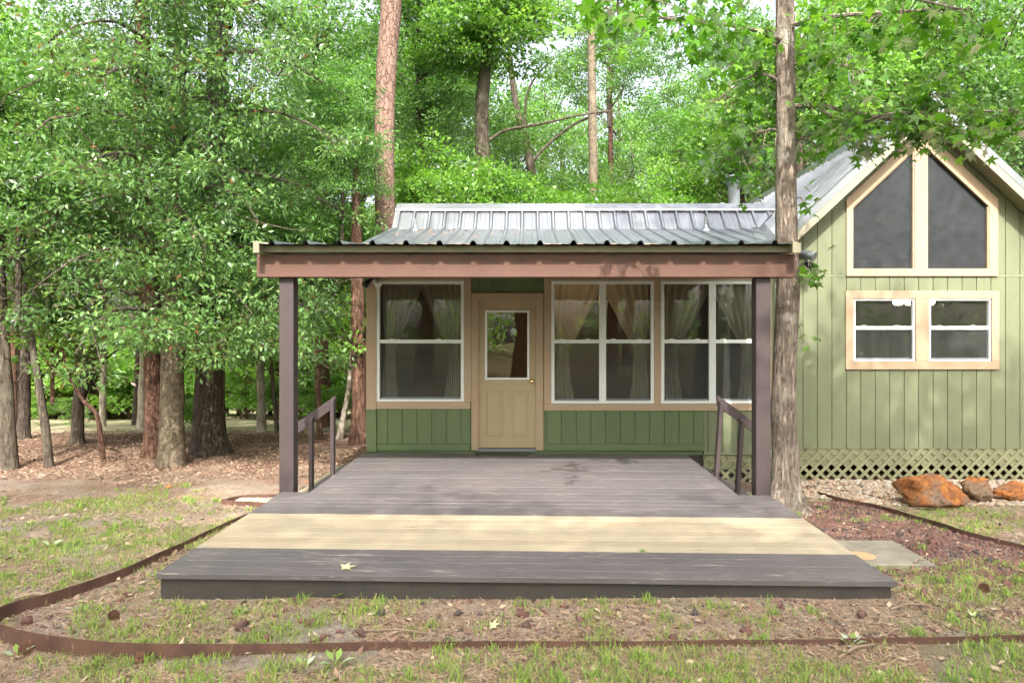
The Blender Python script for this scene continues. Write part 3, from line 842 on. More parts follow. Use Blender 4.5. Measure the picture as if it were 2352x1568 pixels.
# rake edge trims on the wing's left end
MB().hexa([(WX0-0.035, YT, ZT-0.13), (WX0+0.002, YT, ZT-0.13), (WX0+0.002, YR, ZR-0.13), (WX0-0.035, YR, ZR-0.13), (WX0-0.035, YT, ZT+0.03), (WX0+0.03, YT, ZT+0.035), (WX0+0.03, YR, ZR+0.035), (WX0-0.035, YR, ZR+0.03)]).build('rake_trim', MAT['rooftrim'], wroof)
MB().hexa([(WX0-0.035, YB, ZB-0.13), (WX0+0.002, YB, ZB-0.13), (WX0+0.002, YT, ZT-0.13), (WX0-0.035, YT, ZT-0.13), (WX0-0.035, YB, ZB+0.03), (WX0+0.06, YB, ZB+0.035), (WX0+0.06, YT, ZT+0.035), (WX0-0.035, YT, ZT+0.03)]).build('rake_trim', MAT['roofdirty'], wroof)
# valley flashings
def valley(z0, y0, z1, y1, w, name='valley_flashing'):
    a = Vector((valley_x(z0), y0, z0)); b = Vector((valley_x(z1), y1, z1))
    up = Vector((0, 0, 0.022)); left = Vector((-w, 0, 0.02)); right = Vector((w*0.75, 0, w*0.75*RPITCH+0.012))
    m_ = MB(); m_.quad(a+left, a+up, b+up, b+left); m_.quad(a+up, a+right, b+right, b+up); m_.build(name, MAT['rooftrim'], wroof)
valley(ZT+0.02, YT+0.02, ZR, YR, 0.13); valley(ZB, YB, ZT, YT, 0.14)
# main roof: left and right slopes
RY0, RY1 = 9.476, 18.0
EX = 2.79                              # right eave; the left one stops against the wing
EXL = 2.20
slope = Vector((-1, 0, -RPITCH)).normalized(); nl = Vector((-RPITCH, 0, 1)).normalized()
slopeR = Vector((1, 0, -RPITCH)).normalized(); nr = Vector((RPITCH, 0, 1)).normalized()
SL = EX*math.sqrt(1+RPITCH**2); SLL = EXL*math.sqrt(1+RPITCH**2)
mr = MB()
for sg, EX in ((-1, EXL), (1, 2.79)):
    mr.hexa([(PX, RY0+0.03, 4.66), (PX+sg*EX, RY0+0.03, 4.66-RPITCH*EX), (PX+sg*EX, RY1, 4.66-RPITCH*EX), (PX, RY1, 4.66),
             (PX, RY0+0.03, 4.84), (PX+sg*EX, RY0+0.03, 4.84-RPITCH*EX), (PX+sg*EX, RY1, 4.84-RPITCH*EX), (PX, RY1, 4.84)])
mroof = mr.build('main_roof', MAT['lattice'], cabin)
ribbed(mroof, (PX, 0, 4.86), (0, 1, 0), slope, nl, RY0+0.06, RY1, 0.2286, RY0+0.2, lambda s: 0.0, lambda s: SLL, MAT['roof'], h=0.024)
ribbed(mroof, (PX, 0, 4.86), (0, 1, 0), slopeR, nr, RY0+0.06, RY1, 0.2286, RY0+0.2, lambda s: 0.0, lambda s: SL, MAT['roof'], h=0.024)
MB().prism([(PX-0.17, RY0-0.012, 4.872-0.17*RPITCH), (PX, RY0-0.012, 4.895), (PX+0.17, RY0-0.012, 4.872-0.17*RPITCH), (PX+0.17, RY0-0.012, 4.892-0.17*RPITCH), (PX, RY0-0.012, 4.93), (PX-0.17, RY0-0.012, 4.892-0.17*RPITCH)], (0, RY1-RY0, 0)).build('ridge_cap', MAT['rooftrim'], mroof)
for sg, sv, nv in ((-1, slope, nl), (1, slopeR, nr)):
    # metal rake trim: face + top flange; cream fascia board under it
    top = Vector((PX, RY0, 4.90))
    a0, a1 = top, top + sv*(SLL if sg < 0 else SL)
    dn = Vector((0, 0, -1))
    fl = Vector((0, 0.16, 0))
    t_ = MB()
    t_.hexa([a0+dn*0.13, a1+dn*0.13, a1+dn*0.13+Vector((0,0.012,0)), a0+dn*0.13+Vector((0,0.012,0)), a0, a1, a1+Vector((0,0.012,0)), a0+Vector((0,0.012,0))])
    t_.quad(a0+Vector((0,0.012,0.0005)), a1+Vector((0,0.012,0.0005)), a1+fl+dn*0.008, a0+fl+dn*0.008)
    t_.build('rake_trim', MAT['rooftrim'], mroof)
    b0, b1 = a0+dn*0.132+Vector((0,0.004,0)), a1+dn*0.132+Vector((0,0.004,0))
    th = Vector((0, 0.03, 0))
    MB().hexa([b0+dn*0.13, b1+dn*0.13, b1+dn*0.13+th, b0+dn*0.13+th, b0, b1, b1+th, b0+th]).build('fascia_board', MAT['cream'], mroof)
# stove flue on the back slope of the wing
fx = (1686-U0)/F*12.9
flue = MB(); fb = at(1686, 475, 12.9); ftop = at(1686, 402, 12.9).z
h0 = fb.z - 0.5
flue.lathe((fb.x, 12.9, h0), [(0.105, 0), (0.105, ftop-h0-0.13)], 24)
fl_o = flue.build('stove_flue', MAT['grey'], cabin, smooth=False)
MB().lathe((fb.x, 12.9, ftop-0.175), [(0.105, 0), (0.150, 0.012), (0.150, 0.022), (0.108, 0.034)], 24).build('storm_collar', MAT['grey'], fl_o)
MB().lathe((fb.x, 12.9, ftop-0.13), [(0.088, 0), (0.088, 0.08)], 20).build('flue_throat', MAT['black'], fl_o)
MB().lathe((fb.x, 12.9, ftop-0.055), [(0.150, 0), (0.155, 0.008), (0.10, 0.045), (0.03, 0.058), (0.001, 0.06)], 24).build('flue_cap', MAT['grey'], fl_o)
# two small vent pipes with boots at the pitch break
for (u, v0, v1) in ((954, 522, 503), (1621, 522, 498)):
    b = at(u, v0, YT-0.12); zt = at(u, v1, YT-0.12).z
    vp = MB().tube([(b.x, b.y, b.z-0.12), (b.x, b.y, zt)], 0.024, 10).build('vent_pipe', MAT['grey'], cabin)
    MB().lathe((b.x, b.y, b.z-0.06), [(0.10, -0.02), (0.085, 0.02), (0.04, 0.07), (0.028, 0.10)], 14).build('pipe_boot', MAT['roofdirty'], vp)

# ================================================================ PORCH COVER: posts, beam, low metal roof
cover = thing('porch_cover', (0, 7.3, 0), 'low metal porch roof on a reddish beam and two brown posts', 'porch')
BY0, BY1 = 7.17, 7.31
EY, EZ = 7.03, 2.540
cx0, cx1 = -2.745, 2.765
def post(x0, x1, label):
    xm = 0.5*(x0+x1); g = ground_z(xm, 7.3)
    MB().box(x0, x1, 7.225, 7.375, g-0.15, 2.222).build('post', MAT['brown'], cover, bevel=0.006, label=label)
post(-2.575, -2.425, 'left porch post'); post(2.392, 2.545, 'right porch post beside the tree trunk')
MB().box(-2.787, 2.783, BY0, BY1, 2.222, 2.461).build('beam', MAT['beam'], cover, bevel=0.005)
for (u, v) in ((655, 584), (787, 578), (940, 588), (995, 607), (1331, 584), (1411, 588), (1546, 593), (1611, 577), (1758, 581), (1200, 596)):
    p = at(u, v, BY0)
    MB().prism([(p.x+0.012*math.cos(w*0.6283), BY0-0.0005, p.z+0.012*math.sin(w*0.6283)) for w in range(10)], (0, -0.004, 0)).build('bolt_head', MAT['rim'], cover)
for k in range(9):
    x = -2.68 + k*0.67
    yb = YB - 0.02
    MB().hexa([(x, BY0+0.145, 2.30), (x+0.04, BY0+0.145, 2.30), (x+0.04, yb, 2.52), (x, yb, 2.52), (x, BY0+0.145, 2.445), (x+0.04, BY0+0.145, 2.445), (x+0.04, yb, 2.665), (x, yb, 2.665)]).build('rafter', MAT['brown'], cover)
low_T = Vector((0, YB-EY, ZB-0.035-EZ)); low_L = low_T.length; low_T.normalize(); low_N = Vector((0, -low_T.z, low_T.y))
MB().hexa([(cx0+0.03, EY+0.10, EZ-0.065), (cx1-0.03, EY+0.10, EZ-0.065), (cx1-0.03, YB, ZB-0.10), (cx0+0.03, YB, ZB-0.10), (cx0+0.03, EY+0.10, EZ-0.008), (cx1-0.03, EY+0.10, EZ-0.008), (cx1-0.03, YB, ZB-0.045), (cx0+0.03, YB, ZB-0.045)]).build('roof_boarding', MAT['brown'], cover)
ribbed(cover, (0, EY-0.03, EZ), (1, 0, 0), low_T, low_N, cx0, cx1, 0.3385, at(857, 0, EY).x-0.002, lambda x: 0.0, lambda x: low_L+0.02, MAT['roofdirty'], h=0.038)
MB().box(cx0+0.02, cx1-0.05, 7.108, 7.122, EZ-0.066, EZ-0.001).build('drip_edge', MAT['olive'], cover)
for x0, x1 in ((cx0-0.01, cx0+0.05), (cx1-0.08, cx1+0.004)):
    MB().hexa([(x0, EY-0.035, EZ-0.085), (x1, EY-0.035, EZ-0.085), (x1, YB, ZB-0.12), (x0, YB, ZB-0.12), (x0, EY-0.035, EZ+0.035), (x1, EY-0.035, EZ+0.012), (x1, YB, ZB-0.02), (x0, YB, ZB+0.0)]).build('rake_trim', MAT['olive'], cover)

# corner flood light under the eave, left end of the porch wall
fl = thing('flood_light', at(857, 648, WY-0.1), 'small black twin flood light at the top left porch corner', 'light')
c = at(856, 641, WY-0.08)
MB().box(c.x-0.05, c.x+0.06, c.y-0.04, WY-0.027, c.z-0.02, c.z+0.05).build('base', MAT['black'], fl, bevel=0.008)
for s_ in (-1, 1):
    d = Vector((0.6*s_, -0.5, -0.75)).normalized()
    h = MB().tube([c+Vector((0.03*s_, -0.02, -0.01)), c+Vector((0.03*s_, -0.02, -0.01))+d*0.05, c+Vector((0.03*s_, -0.02, -0.01))+d*0.12], [0.022, 0.04, 0.05], 14)
    h.build('lamp_head', MAT['black'] if s_ < 0 else MAT['white'], fl, smooth=False)
# wall light on the gable, mostly behind twigs
fl2 = thing('wall_light', at(1840, 600, GY-0.1), 'grey hooded flood light on the gable wall behind the leafy twig', 'light')
c = at(1846, 588, GY-0.14)
MB().box(c.x-0.05, c.x+0.07, c.y, GY-0.001, c.z-0.06, c.z+0.05).build('base', MAT['grey'], fl2, bevel=0.01)
MB().tube([c+Vector((-0.08, 0.02, 0.06)), c+Vector((0.05, -0.10, 0.0)), c+Vector((0.09, -0.14, -0.03))], [0.03, 0.06, 0.07], 16).build('hood', MAT['grey'], fl2)
MB().tube([c+Vector((0.02, 0.0, -0.09)), c+Vector((0.10, -0.08, -0.16))], [0.035, 0.06], 14).build('sensor', MAT['black'], fl2)

# ================================================================ DECK
def deck_z(x, y):
    return -0.055 * ((x + 2.5)/5.0) * (0.35 + 0.65*sstep(9.5, 4.8, y) if False else (1.0 - 0.65*sstep(4.8, 9.5, y)))
deck = thing('deck', (0, 4.8, -0.18), 'wide low plank deck, dark stained with a band of new pale boards', 'deck')
PITCH, BW = 0.1450, 0.1393
for i in range(33):
    y0 = 4.75 + i*PITCH; y1 = y0 + BW
    if i == 0: y1 = y0 + 0.141
    wide = i < 17
    x0, x1 = (-2.535, 2.527) if wide else (-2.245, 2.195)
    rr = random.Random(i*13+5)
    a = x0 + (rr.uniform(-0.004, 0.004)); b = x1 + rr.uniform(-0.004, 0.004)
    if i == 0: b += 0.01
    light = 4 <= i <= 10
    dz = rr.uniform(-0.0015, 0.0015)
    segs = 10; mb = MB(); th = 0.038
    cols = []
    for k in range(segs+1):
        x = a + (b-a)*k/segs
        w_ = 0.0012*mnoise.noise((x*0.9, i*3.7, 0.0))
        z0_, z1_ = deck_z(x, y0)+dz+w_, deck_z(x, y1)+dz-w_
        base = len(mb.v); ch = 0.002
        mb.v += [(x, y0, z0_-th), (x, y0, z0_-ch), (x, y0+ch, z0_), (x, y1-ch, z1_), (x, y1, z1_-ch), (x, y1, z1_-th)]
        cols.append(base)
    for c0, c1 in zip(cols[:-1], cols[1:]):
        for q in range(6):
            r_ = (q+1) % 6; mb.f.append((c0+q, c1+q, c1+r_, c0+r_))
    mb.f.append(tuple(cols[0]+q for q in range(6))); mb.f.append(tuple(cols[-1]+q for q in range(6))[::-1])
    mb.build('board', MAT['newwood'] if light else MAT['deck'], deck, label='new unpainted pale pine board' if light else None)
sc_ = MB()
for i in range(33):
    for k in range(9):
        x = -2.08 + k*0.52
        for q in (0.03, 0.11):
            y = 4.75 + i*PITCH + q; z = deck_z(x, y) + 0.0018
            sc_.poly([(x+0.0048*math.cos(w*1.0472), y+0.0048*math.sin(w*1.0472), z) for w in range(6)])
sc_.build('screw_heads', MAT['black'], deck)['kind'] = 'stuff'
def rim(p, q, h0=0.043, h1=0.20, off=0.0):
    (xa, ya), (xb, yb) = p, q
    d = Vector((xb-xa, yb-ya, 0)).normalized(); n = Vector((-d.y, d.x, 0))*0.038
    A, B = Vector((xa, ya, deck_z(xa, ya))), Vector((xb, yb, deck_z(xb, yb)))
    lo, hi = Vector((0, 0, -h1)), Vector((0, 0, -h0))
    MB().hexa([A+lo, B+lo, B+lo+n, A+lo+n, A+hi, B+hi, B+hi+n, A+hi+n]).build('rim_board', MAT['rim'], deck, bevel=0.003)
rim((-2.515, 4.775), (2.51, 4.775), 0.048, 0.21)
rim((-2.475, 7.19), (-2.475, 4.815), 0.045, 0.30); rim((2.47, 4.815), (2.47, 7.19), 0.045, 0.36)
rim((-2.205, 9.53), (-2.205, 7.23), 0.045, 0.40); rim((2.155, 7.23), (2.155, 9.53), 0.045, 0.48)
rim((-2.21, 7.20), (-2.47, 7.20), 0.045, 0.35); rim((2.46, 7.20), (2.16, 7.20), 0.045, 0.42)
for k in range(9):
    x = -2.1 + k*0.52
    MB().box(x, x+0.038, 4.83, 9.5, -0.235, -0.10).build('joist', MAT['rim'], deck)

# scrap board leaning marks and door mat
dm = MB().box(wx(1093), wx(1215), 9.39, 9.57, deck_z(-0.3, 9.5)+0.003, deck_z(-0.3, 9.5)+0.018).build('door_mat', MAT['mat'], None, bevel=0.004)
tag(dm, 'thin dark green mat lying at the door threshold', 'mat')

# ================================================================ STEPS AND HANDRAILS
def steps(side, label):
    sg = -1 if side == 'l' else 1
    xe = -2.25 if sg < 0 else 2.20
    y0, y1 = 8.17, 9.56
    t = thing('steps', (xe + sg*0.3, 8.8, -0.4), label, 'steps')
    zs_ = [-0.17, -0.335]
    if sg > 0: zs_ = [-0.20, -0.365]
    for k, z in enumerate(zs_):
        for q in range(2):
            a = xe + sg*(0.012 + 0.285*k + 0.143*q); b = a + sg*0.138
            light = (k == (0 if sg < 0 else 1) and q == 1 and False)
            MB().box(min(a, b), max(a, b), y0, y1, z-0.038, z).build('tread', MAT['deck'], t, bevel=0.004)
        a = xe + sg*(0.285*(k+1) - 0.015)
        MB().box(min(a, a+sg*0.036), max(a, a+sg*0.036), y0+0.03, y1-0.02, z-0.17, z-0.04).build('riser', MAT['rim'], t)
        MB().box(min(xe+sg*0.012, xe+sg*(0.285*(k+1)-0.02)), max(xe+sg*0.012, xe+sg*(0.285*(k+1)-0.02)), y0+0.005, y0+0.04, -0.55, z-0.040).build('stringer', MAT['rim'], t)
        # fresh pine cleat along the outer edge
        c0 = xe + sg*(0.285*(k+1) + 0.004)
        if k == (0 if sg < 0 else 1):
            MB().box(min(c0, c0+sg*0.085), max(c0, c0+sg*0.085), y0-0.25 if sg < 0 else y0-0.45, y1-0.02 if sg < 0 else y1-0.7, z-0.085, z-0.012 if sg < 0 else z-0.01).build('cleat', MAT['newwood'], t, bevel=0.003, label='fresh pale pine cleat')
    return t
steps('l', 'short dark side steps at the left end of the porch'); steps('r', 'short dark side steps at the right end before the lattice')
def handrail(side, label):
    sg = -1 if side == 'l' else 1
    RYf = 8.13
    s_ = F/RYf
    def hx(u): return (u-U0)/s_
    def hz(v): return EYE-(v-V0)/s_
    if sg < 0:
        top = (hx(770), hz(908)); pst = [((766, 912), (766, 1096)), ((717, 955), (717, 1150))]; sl_ = 0.705; L = 0.62
    else:
        top = (hx(1648), hz(906)); pst = [((1654, 917), (1643, 1100)), ((1702, 958), (1690, 1160))]; sl_ = 0.744; L = 0.62
    t = thing('handrail', (top[0], RYf, -0.3), label, 'handrail')
    x0, z0 = top; x1, z1 = x0+sg*L, z0-sl_*L
    h = 0.132
    ps = [(x0, z0), (x1, z1), (x1, z1-h), (x0, z0-h)]
    MB().prism([(x, RYf+0.05, z) for x, z in (ps if sg > 0 else ps[::-1])], (0, -0.037, 0)).build('rail', MAT['brown'], t, bevel=0.003)
    for (a, b) in pst:
        w_ = 0.021
        xa, za, xb, zb = hx(a[0]), hz(a[1]), hx(b[0]), hz(b[1])
        MB().hexa([(xb-w_, RYf-0.072, zb), (xb+w_, RYf-0.072, zb), (xb+w_, RYf+0.012, zb), (xb-w_, RYf+0.012, zb),
                   (xa-w_, RYf-0.072, za-0.035), (xa+w_, RYf-0.072, za-0.035), (xa+w_, RYf+0.012, za), (xa-w_, RYf+0.012, za)]).build('baluster', MAT['brown'], t, bevel=0.003)
    return t
handrail('l', 'brown sloping handrail on two posts left of the door'); handrail('r', 'brown sloping handrail on two leaning posts by the right porch post')

# ================================================================ INSIDE THE CABIN (seen through the glass)
mb = MB()
mb.quad((XL+0.1, WY+0.1, 0.0), (XR, WY+0.1, 0.0), (XR, 13.0, 0.0), (XL+0.1, 13.0, 0.0))
mb.build('wing_floor', MAT['darkfloor'], cabin)
MB().box(XL+0.1, XR, 13.0, 13.05, 0, 2.9).build('room_wall', MAT['interior'], cabin)
MB().quad((XL+0.1, WY+0.1, 2.55), (XL+0.1, 13.0, 2.62), (XR, 13.0, 2.62), (XR, WY+0.1, 2.55)).build('room_ceiling', MAT['intgrey'], cabin)
MB().box(XR, XR+0.02, WY+0.12, 13.0, 0, 2.6).build('room_wall', MAT['intgrey'], cabin)
MB().prism([(GXL+0.1, 12.9, 0), (GXR-0.1, 12.9, 0), (GXR-0.1, 12.9, soffit(GXR)), (PX, 12.9, 4.55), (GXL+0.1, 12.9, soffit(GXL))], (0, 0.05, 0)).build('room_wall', MAT['intgrey'], cabin)
MB().quad((GXL+0.1, GY+0.1, 0.02), (GXR-0.1, GY+0.1, 0.02), (GXR-0.1, 12.9, 0.02), (GXL+0.1, 12.9, 0.02)).build('room_floor', MAT['darkfloor'], cabin)
MB().box(GXL+0.1, GXR-0.1, GY+0.12, 12.9, 2.30, 2.42).build('loft_floor', MAT['intgrey'], cabin)
# kitchen cupboards low behind the gable window pair
kc_ = thing('kitchen_cupboard', (4.9, 12.2, 0.02), 'pale kitchen cupboard seen through the low gable window', 'cupboard')
MB().box(4.3, 5.4, 12.3, 12.88, 0.02, 2.0).build('carcass', MAT['intgrey'], kc_)
for k in range(2): MB().box(4.33+0.54*k, 4.84+0.54*k, 12.27, 12.298, 0.1, 1.95).build('cupboard_door', MAT['white'], kc_, bevel=0.01)
pic = MB().box(6.62, 7.12, 12.86, 12.895, 1.0, 1.75).build('picture', MAT['white'], None); tag(pic, 'small framed picture on the wall behind the right low gable pane', 'picture')
MB().box(6.72, 7.02, 12.852, 12.859, 1.15, 1.6).build('print', MAT['grey'], pic)
# row of three lit glass shades
for k, u in enumerate((2063, 2089, 2135)):
    p = at(u, 693, GY+0.5)
    gl_ = thing('ceiling_light', (p.x, p.y, p.z), ['lit white glass shade left of the other two, inside the low gable window', 'lit white glass shade beside the window mullion, left pane', 'lit white glass shade at the left edge of the right low pane'][k], 'lamp', 'lit glass shades in the kitchen')
    MB().lathe(p, [(0.001, -0.055), (0.05, -0.05), (0.072, -0.02), (0.078, 0.03), (0.075, 0.055)], 18).build('glass_shade', MAT['globeglow'], gl_, smooth=True)
    MB().lathe(p+Vector((0, 0, 0.055)), [(0.03, 0), (0.02, 0.03), (0.01, 0.05)], 10).build('stem', MAT['grey'], gl_)
# pale bowl on the sill of the tall window
bw = at(1972, 606, GY+0.22)
bo = MB().lathe((bw.x-0.05, bw.y, bw.z-0.075), [(0.06, 0.0), (0.08, 0.005), (0.14, 0.06), (0.17, 0.115), (0.16, 0.115), (0.12, 0.06), (0.02, 0.02)], 24).build('bowl', MAT['cream'], None, smooth=True)
tag(bo, 'cream bowl standing inside the tall gable window at its left corner', 'bowl')
MB().box(GXL+0.12, GXR-0.12, GY+0.10, GY+0.55, gz(617)-0.03, gz(617)-0.004).build('window_sill', MAT['interior'], cabin)
# hanging lamp in the porch room
lp = at(1325, 682, WY+0.9)
lm = thing('hanging_lamp', (lp.x, lp.y, lp.z), 'warm glowing hanging lamp behind the curtain right of the door', 'lamp')
MB().lathe(lp, [(0.19, -0.05), (0.20, -0.03), (0.13, 0.06), (0.05, 0.09)], 20).build('lamp_shade', MAT['lampglow'], lm, smooth=True)
MB().tube([(lp.x, lp.y, lp.z+0.09), (lp.x, lp.y, 2.55)], 0.006, 6).build('cord', MAT['black'], lm)
# chair by the right-hand window
def chair(x, y, rz, label):
    t = thing('chair', (x, y, 0.0), label, 'chair'); t.rotation_euler = (0, 0, rz)
    def part(name, mbx):
        me = mbx.mesh(name); me.materials.append(MAT['chairwood']); obj(name, me, t, local=True)
    part('seat', MB().box(-0.21, 0.21, -0.20, 0.20, 0.43, 0.46))
    for sx in (-0.19, 0.16):
        for sy in (-0.18, 0.15):
            part('leg', MB().box(sx, sx+0.035, sy, sy+0.035, 0, 0.43))
    for sx in (-0.2, 0.165): part('back_post', MB().box(sx, sx+0.035, 0.165, 0.2, 0.46, 0.96))
    part('top_rail', MB().box(-0.165, 0.165, 0.17, 0.195, 0.86, 0.95))
    for k in range(3): part('back_slat', MB().box(-0.10+0.085*k, -0.06+0.085*k, 0.175, 0.19, 0.46, 0.86))
chair(2.95, 10.35, R(-70), 'dark slat-back chair behind the glass next to the right porch post')
# curtains: two tied-back drapes per window
def curtain(xo, xi, ztop, ztie, zbot, y, label, sg):
    """drape hung from xo (jamb) to xi (middle), gathered to the jamb at ztie"""
    nu, nv = 46, 26; V = []; Q = []
    jx = xo
    for j in range(nv+1):
        t = j/nv; z = ztop + (zbot-ztop)*t
        k = (ztop - z)/(ztop-ztie)
        if k < 1: wdt = (1-k)**0.85*(abs(xi-xo)*0.80) + abs(xi-xo)*0.20
        else: wdt = abs(xi-xo)*(0.20 + 0.22*min(1, (k-1)*1.1))
        amp = 0.018 + 0.03*math.exp(-((k-1)/0.35)**2)
        for i in range(nu+1):
            s = i/nu
            x = jx + sg*(0.02*(1 if k < 1 else 1) + wdt*s) + sg*0.05*max(0, 1-abs(k-1)*2)
            yy = y + amp*math.sin(s*38 + 2.0*math.sin(k*2.2 + s*4)) + 0.02*math.sin(k*5+s*3)
            V.append((x, yy, z))
    for j in range(nv):
        for i in range(nu):
            a = j*(nu+1)+i; Q.append((a, a+1, a+nu+2, a+nu+1))
    o = obj('curtain', mesh_np('curtain', np.array(V), np.array(Q), MAT['cloth'], smooth=True)); tag(o, label, 'curtain', 'tied-back drapes in the porch windows')
names = ['single porch window', 'twin window beside the door', 'twin window by the right post']
for k, ((a, b), (c, d)) in enumerate(zip(win_u, win_v)):
    x0, x1 = wx(a)+0.03, wx(b)-0.03; xm = 0.5*(x0+x1)
    curtain(x0, xm+0.05, wz(640), wz(800), wz(935), WY+0.12, 'grey tan drape tied to the left side of the ' + names[k], 1)
    curtain(x1, xm-0.05, wz(640), wz(800), wz(935), WY+0.12, 'grey tan drape tied to the right side of the ' + names[k], -1)

# ================================================================ YARD: edging, beds, stones
def catmull(pts, n=8):
    out = []
    P = [pts[0]] + list(pts) + [pts[-1]]
    for i in range(1, len(P)-2):
        a, b, c, d = P[i-1], P[i], P[i+1], P[i+2]
        for k in range(n):
            t = k/n
            out.append(tuple(0.5*((2*b[j]) + (-a[j]+c[j])*t + (2*a[j]-5*b[j]+4*c[j]-d[j])*t*t + (-a[j]+3*b[j]-3*c[j]+d[j])*t**3) for j in range(len(b))))
    out.append(tuple(pts[-1])); return out
def edging(pxs, label, thick=0.006, world=False):
    pts = []
    for (u, v, h) in pxs:
        if world: pts.append((u, v, h))
        else:
            p = on_ground(u, v, h); pts.append((p.x, p.y, h))
    pts = catmull(pts, 6); mb = MB(); cols = []
    for i, (x, y, h) in enumerate(pts):
        a, b = pts[max(0, i-1)], pts[min(len(pts)-1, i+1)]
        t = Vector((b[0]-a[0], b[1]-a[1], 0)).normalized(); n = Vector((-t.y, t.x, 0))*thick*0.5
        lean = 0.012*mnoise.noise((x*0.8, y*0.8, 2.0))
        g = ground_z(x, y); c = len(mb.v)
        mb.v += [(x+n.x, y+n.y, g-0.06), (x-n.x, y-n.y, g-0.06), (x-n.x+t.y*lean, y-n.y-t.x*lean, g+h), (x+n.x+t.y*lean, y+n.y-t.x*lean, g+h)]
        cols.append(c)
    for c0, c1 in zip(cols[:-1], cols[1:]):
        for q in range(4):
            r_ = (q+1) % 4; mb.f.append((c0+q, c1+q, c1+r_, c0+r_))
    mb.f.append(tuple(cols[0]+q for q in range(4))); mb.f.append(tuple(cols[-1]+q for q in range(4))[::-1])
    o = mb.build('bed_edging', MAT['rust']); tag(o, label, 'edging'); return o, pts
front_edge, FE = edging([(575,1176,.05),(480,1217,.05),(400,1254,.06),(300,1298,.07),(200,1334,.075),(110,1362,.085),(40,1379,.09),(-10,1398,.10),(-22,1415,.105),(0,1431,.105),(70,1450,.105),(160,1464,.10),(300,1476,.09),(450,1478,.08),(600,1477,.06),(800,1474,.05),(1000,1472,.045),(1300,1472,.04),(1600,1470,.04),(1900,1467,.035),(2100,1462,.04),(2420,1456,.045)],
                        'long rusty steel strip curving round the front of the deck bed')
for (u, v) in ((52, 1478), (395, 1492)):
    p = on_ground(u, v, 0.06); 
right_edge, RE = edging([(1872,1126,.05),(1935,1143,.06),(2020,1160,.06),(2100,1183,.06),(2200,1213,.06),(2300,1239,.05),(2440,1272,.05)], 'rusty steel strip running right from the tree foot past the boulders')
edging([(1850,1114,.035),(1950,1127,.03),(2062,1150,.03)], 'thin rusty strip half sunk in the white gravel', 0.008)
gb = [on_ground(560, 1134), on_ground(522, 1150), on_ground(528, 1153), on_ground(606, 1160)]
edging([(-2.60, 8.25, .05), (-3.30, 8.25, .05), (-3.46, 8.02, .055), (-3.42, 7.92, .055), (-2.58, 7.62, .06)], 'small rusty steel box edging round the gravel by the left post', world=True)

pad = MB(); py0, py1 = 5.42, 6.06
pz = max(ground_z(3.0, 5.5), ground_z(2.6, 6.0)) + 0.022
pad.box(2.36, 3.20, py0, py1, pz-0.10, pz); pd = pad.build('concrete_pad', MAT['concrete'], None, bevel=0.008); tag(pd, 'square weathered concrete pad beside the right deck edge', 'slab')
st = MB(); st.poly([(2.72+0.105*math.cos(2*math.pi*k/28)*(1+0.03*math.sin(3*k)), 5.63+0.11*math.sin(2*math.pi*k/28), pz+0.003) for k in range(28)]); st.build('ring_stain', MAT['stain'], pd)

# ---------- rock meshes
ICO = None
def ico(sub):
    import bmesh
    bm = bmesh.new(); bmesh.ops.create_icosphere(bm, subdivisions=sub, radius=1.0)
    v = np.array([tuple(q.co) for q in bm.verts]); f = np.array([[q.index for q in p.verts] for p in bm.faces]); bm.free(); return v, f
IV1, IF1 = ico(1); IV2, IF2 = ico(2); IV4, IF4 = ico(4)
def rocky(v, seed, amt, flat=0.7, freq=1.3):
    out = []
    for p in v:
        p = Vector(p); q = p*(1 + amt*mnoise.noise(p*freq + Vector((seed*7.1, seed*1.3, 0))) + 0.4*amt*mnoise.noise(p*freq*2.7 + Vector((seed, 0, seed*3))))
        out.append((q.x, q.y*0.85, q.z*flat))
    return np.array(out)
def rock_me(name, seed, m, sub=1, amt=0.45, flat=0.7):
    v, f = (IV1, IF1) if sub == 1 else (IV2, IF2)
    return mesh_np(name, rocky(v, seed, amt, flat), f, m)
LAVA = [rock_me('lava_rock', k, MAT['lava'], 1, 0.9, 0.75) for k in range(8)]
GRAV = [rock_me('gravel_stone', 20+k, MAT['gravel'], 1, 0.35, 0.6) for k in range(6)]
for me in GRAV: me.polygons.foreach_set('use_smooth', [True]*len(me.polygons))

def in_deck(x, y, m=0.0):
    if 4.74-m < y < 7.24 and -2.56-m < x < 2.55+m: return True
    return 7.2 <= y < 9.6 and -2.9 < x < 2.85
def in_pad(x, y): return 2.3 < x < 3.24 and 5.38 < y < 6.1
def right_edge_y(x):
    for a, b in zip(RE[:-1], RE[1:]):
        if a[0] <= x <= b[0]: return a[1] + (b[1]-a[1])*(x-a[0])/max(1e-6, b[0]-a[0])
    return 99 if x < RE[0][0] else RE[-1][1]
def front_y(x):
    if x > FE[-1][0]: return FE[-1][1]
    best = None
    for a, b in zip(FE[:-1], FE[1:]):
        if a[1] < 4.25 and a[0] <= x <= b[0]: best = a[1] + (b[1]-a[1])*(x-a[0])/max(1e-6, b[0]-a[0])
    return best
def left_edge_x(y):
    for a, b in zip(FE[:-1], FE[1:]):
        if b[0] < a[0] and b[1] <= y <= a[1]: return a[0] + (b[0]-a[0])*(y-a[1])/min(-1e-6, b[1]-a[1])
    return -9
def in_front_bed(x, y):
    if in_deck(x, y): return False
    if x < -2.5 and y < 7.3: return x > left_edge_x(y) and y > (front_y(x) or 99)
    fy = front_y(x)
    if fy is None: return False
    if y <= 4.78: return y > fy
    return x > 2.5 and fy < y < min(right_edge_y(x), 8.55)
def gravel_lo(x): return 8.95 - (x-3.2)*0.52 if x < 4.5 else 8.30
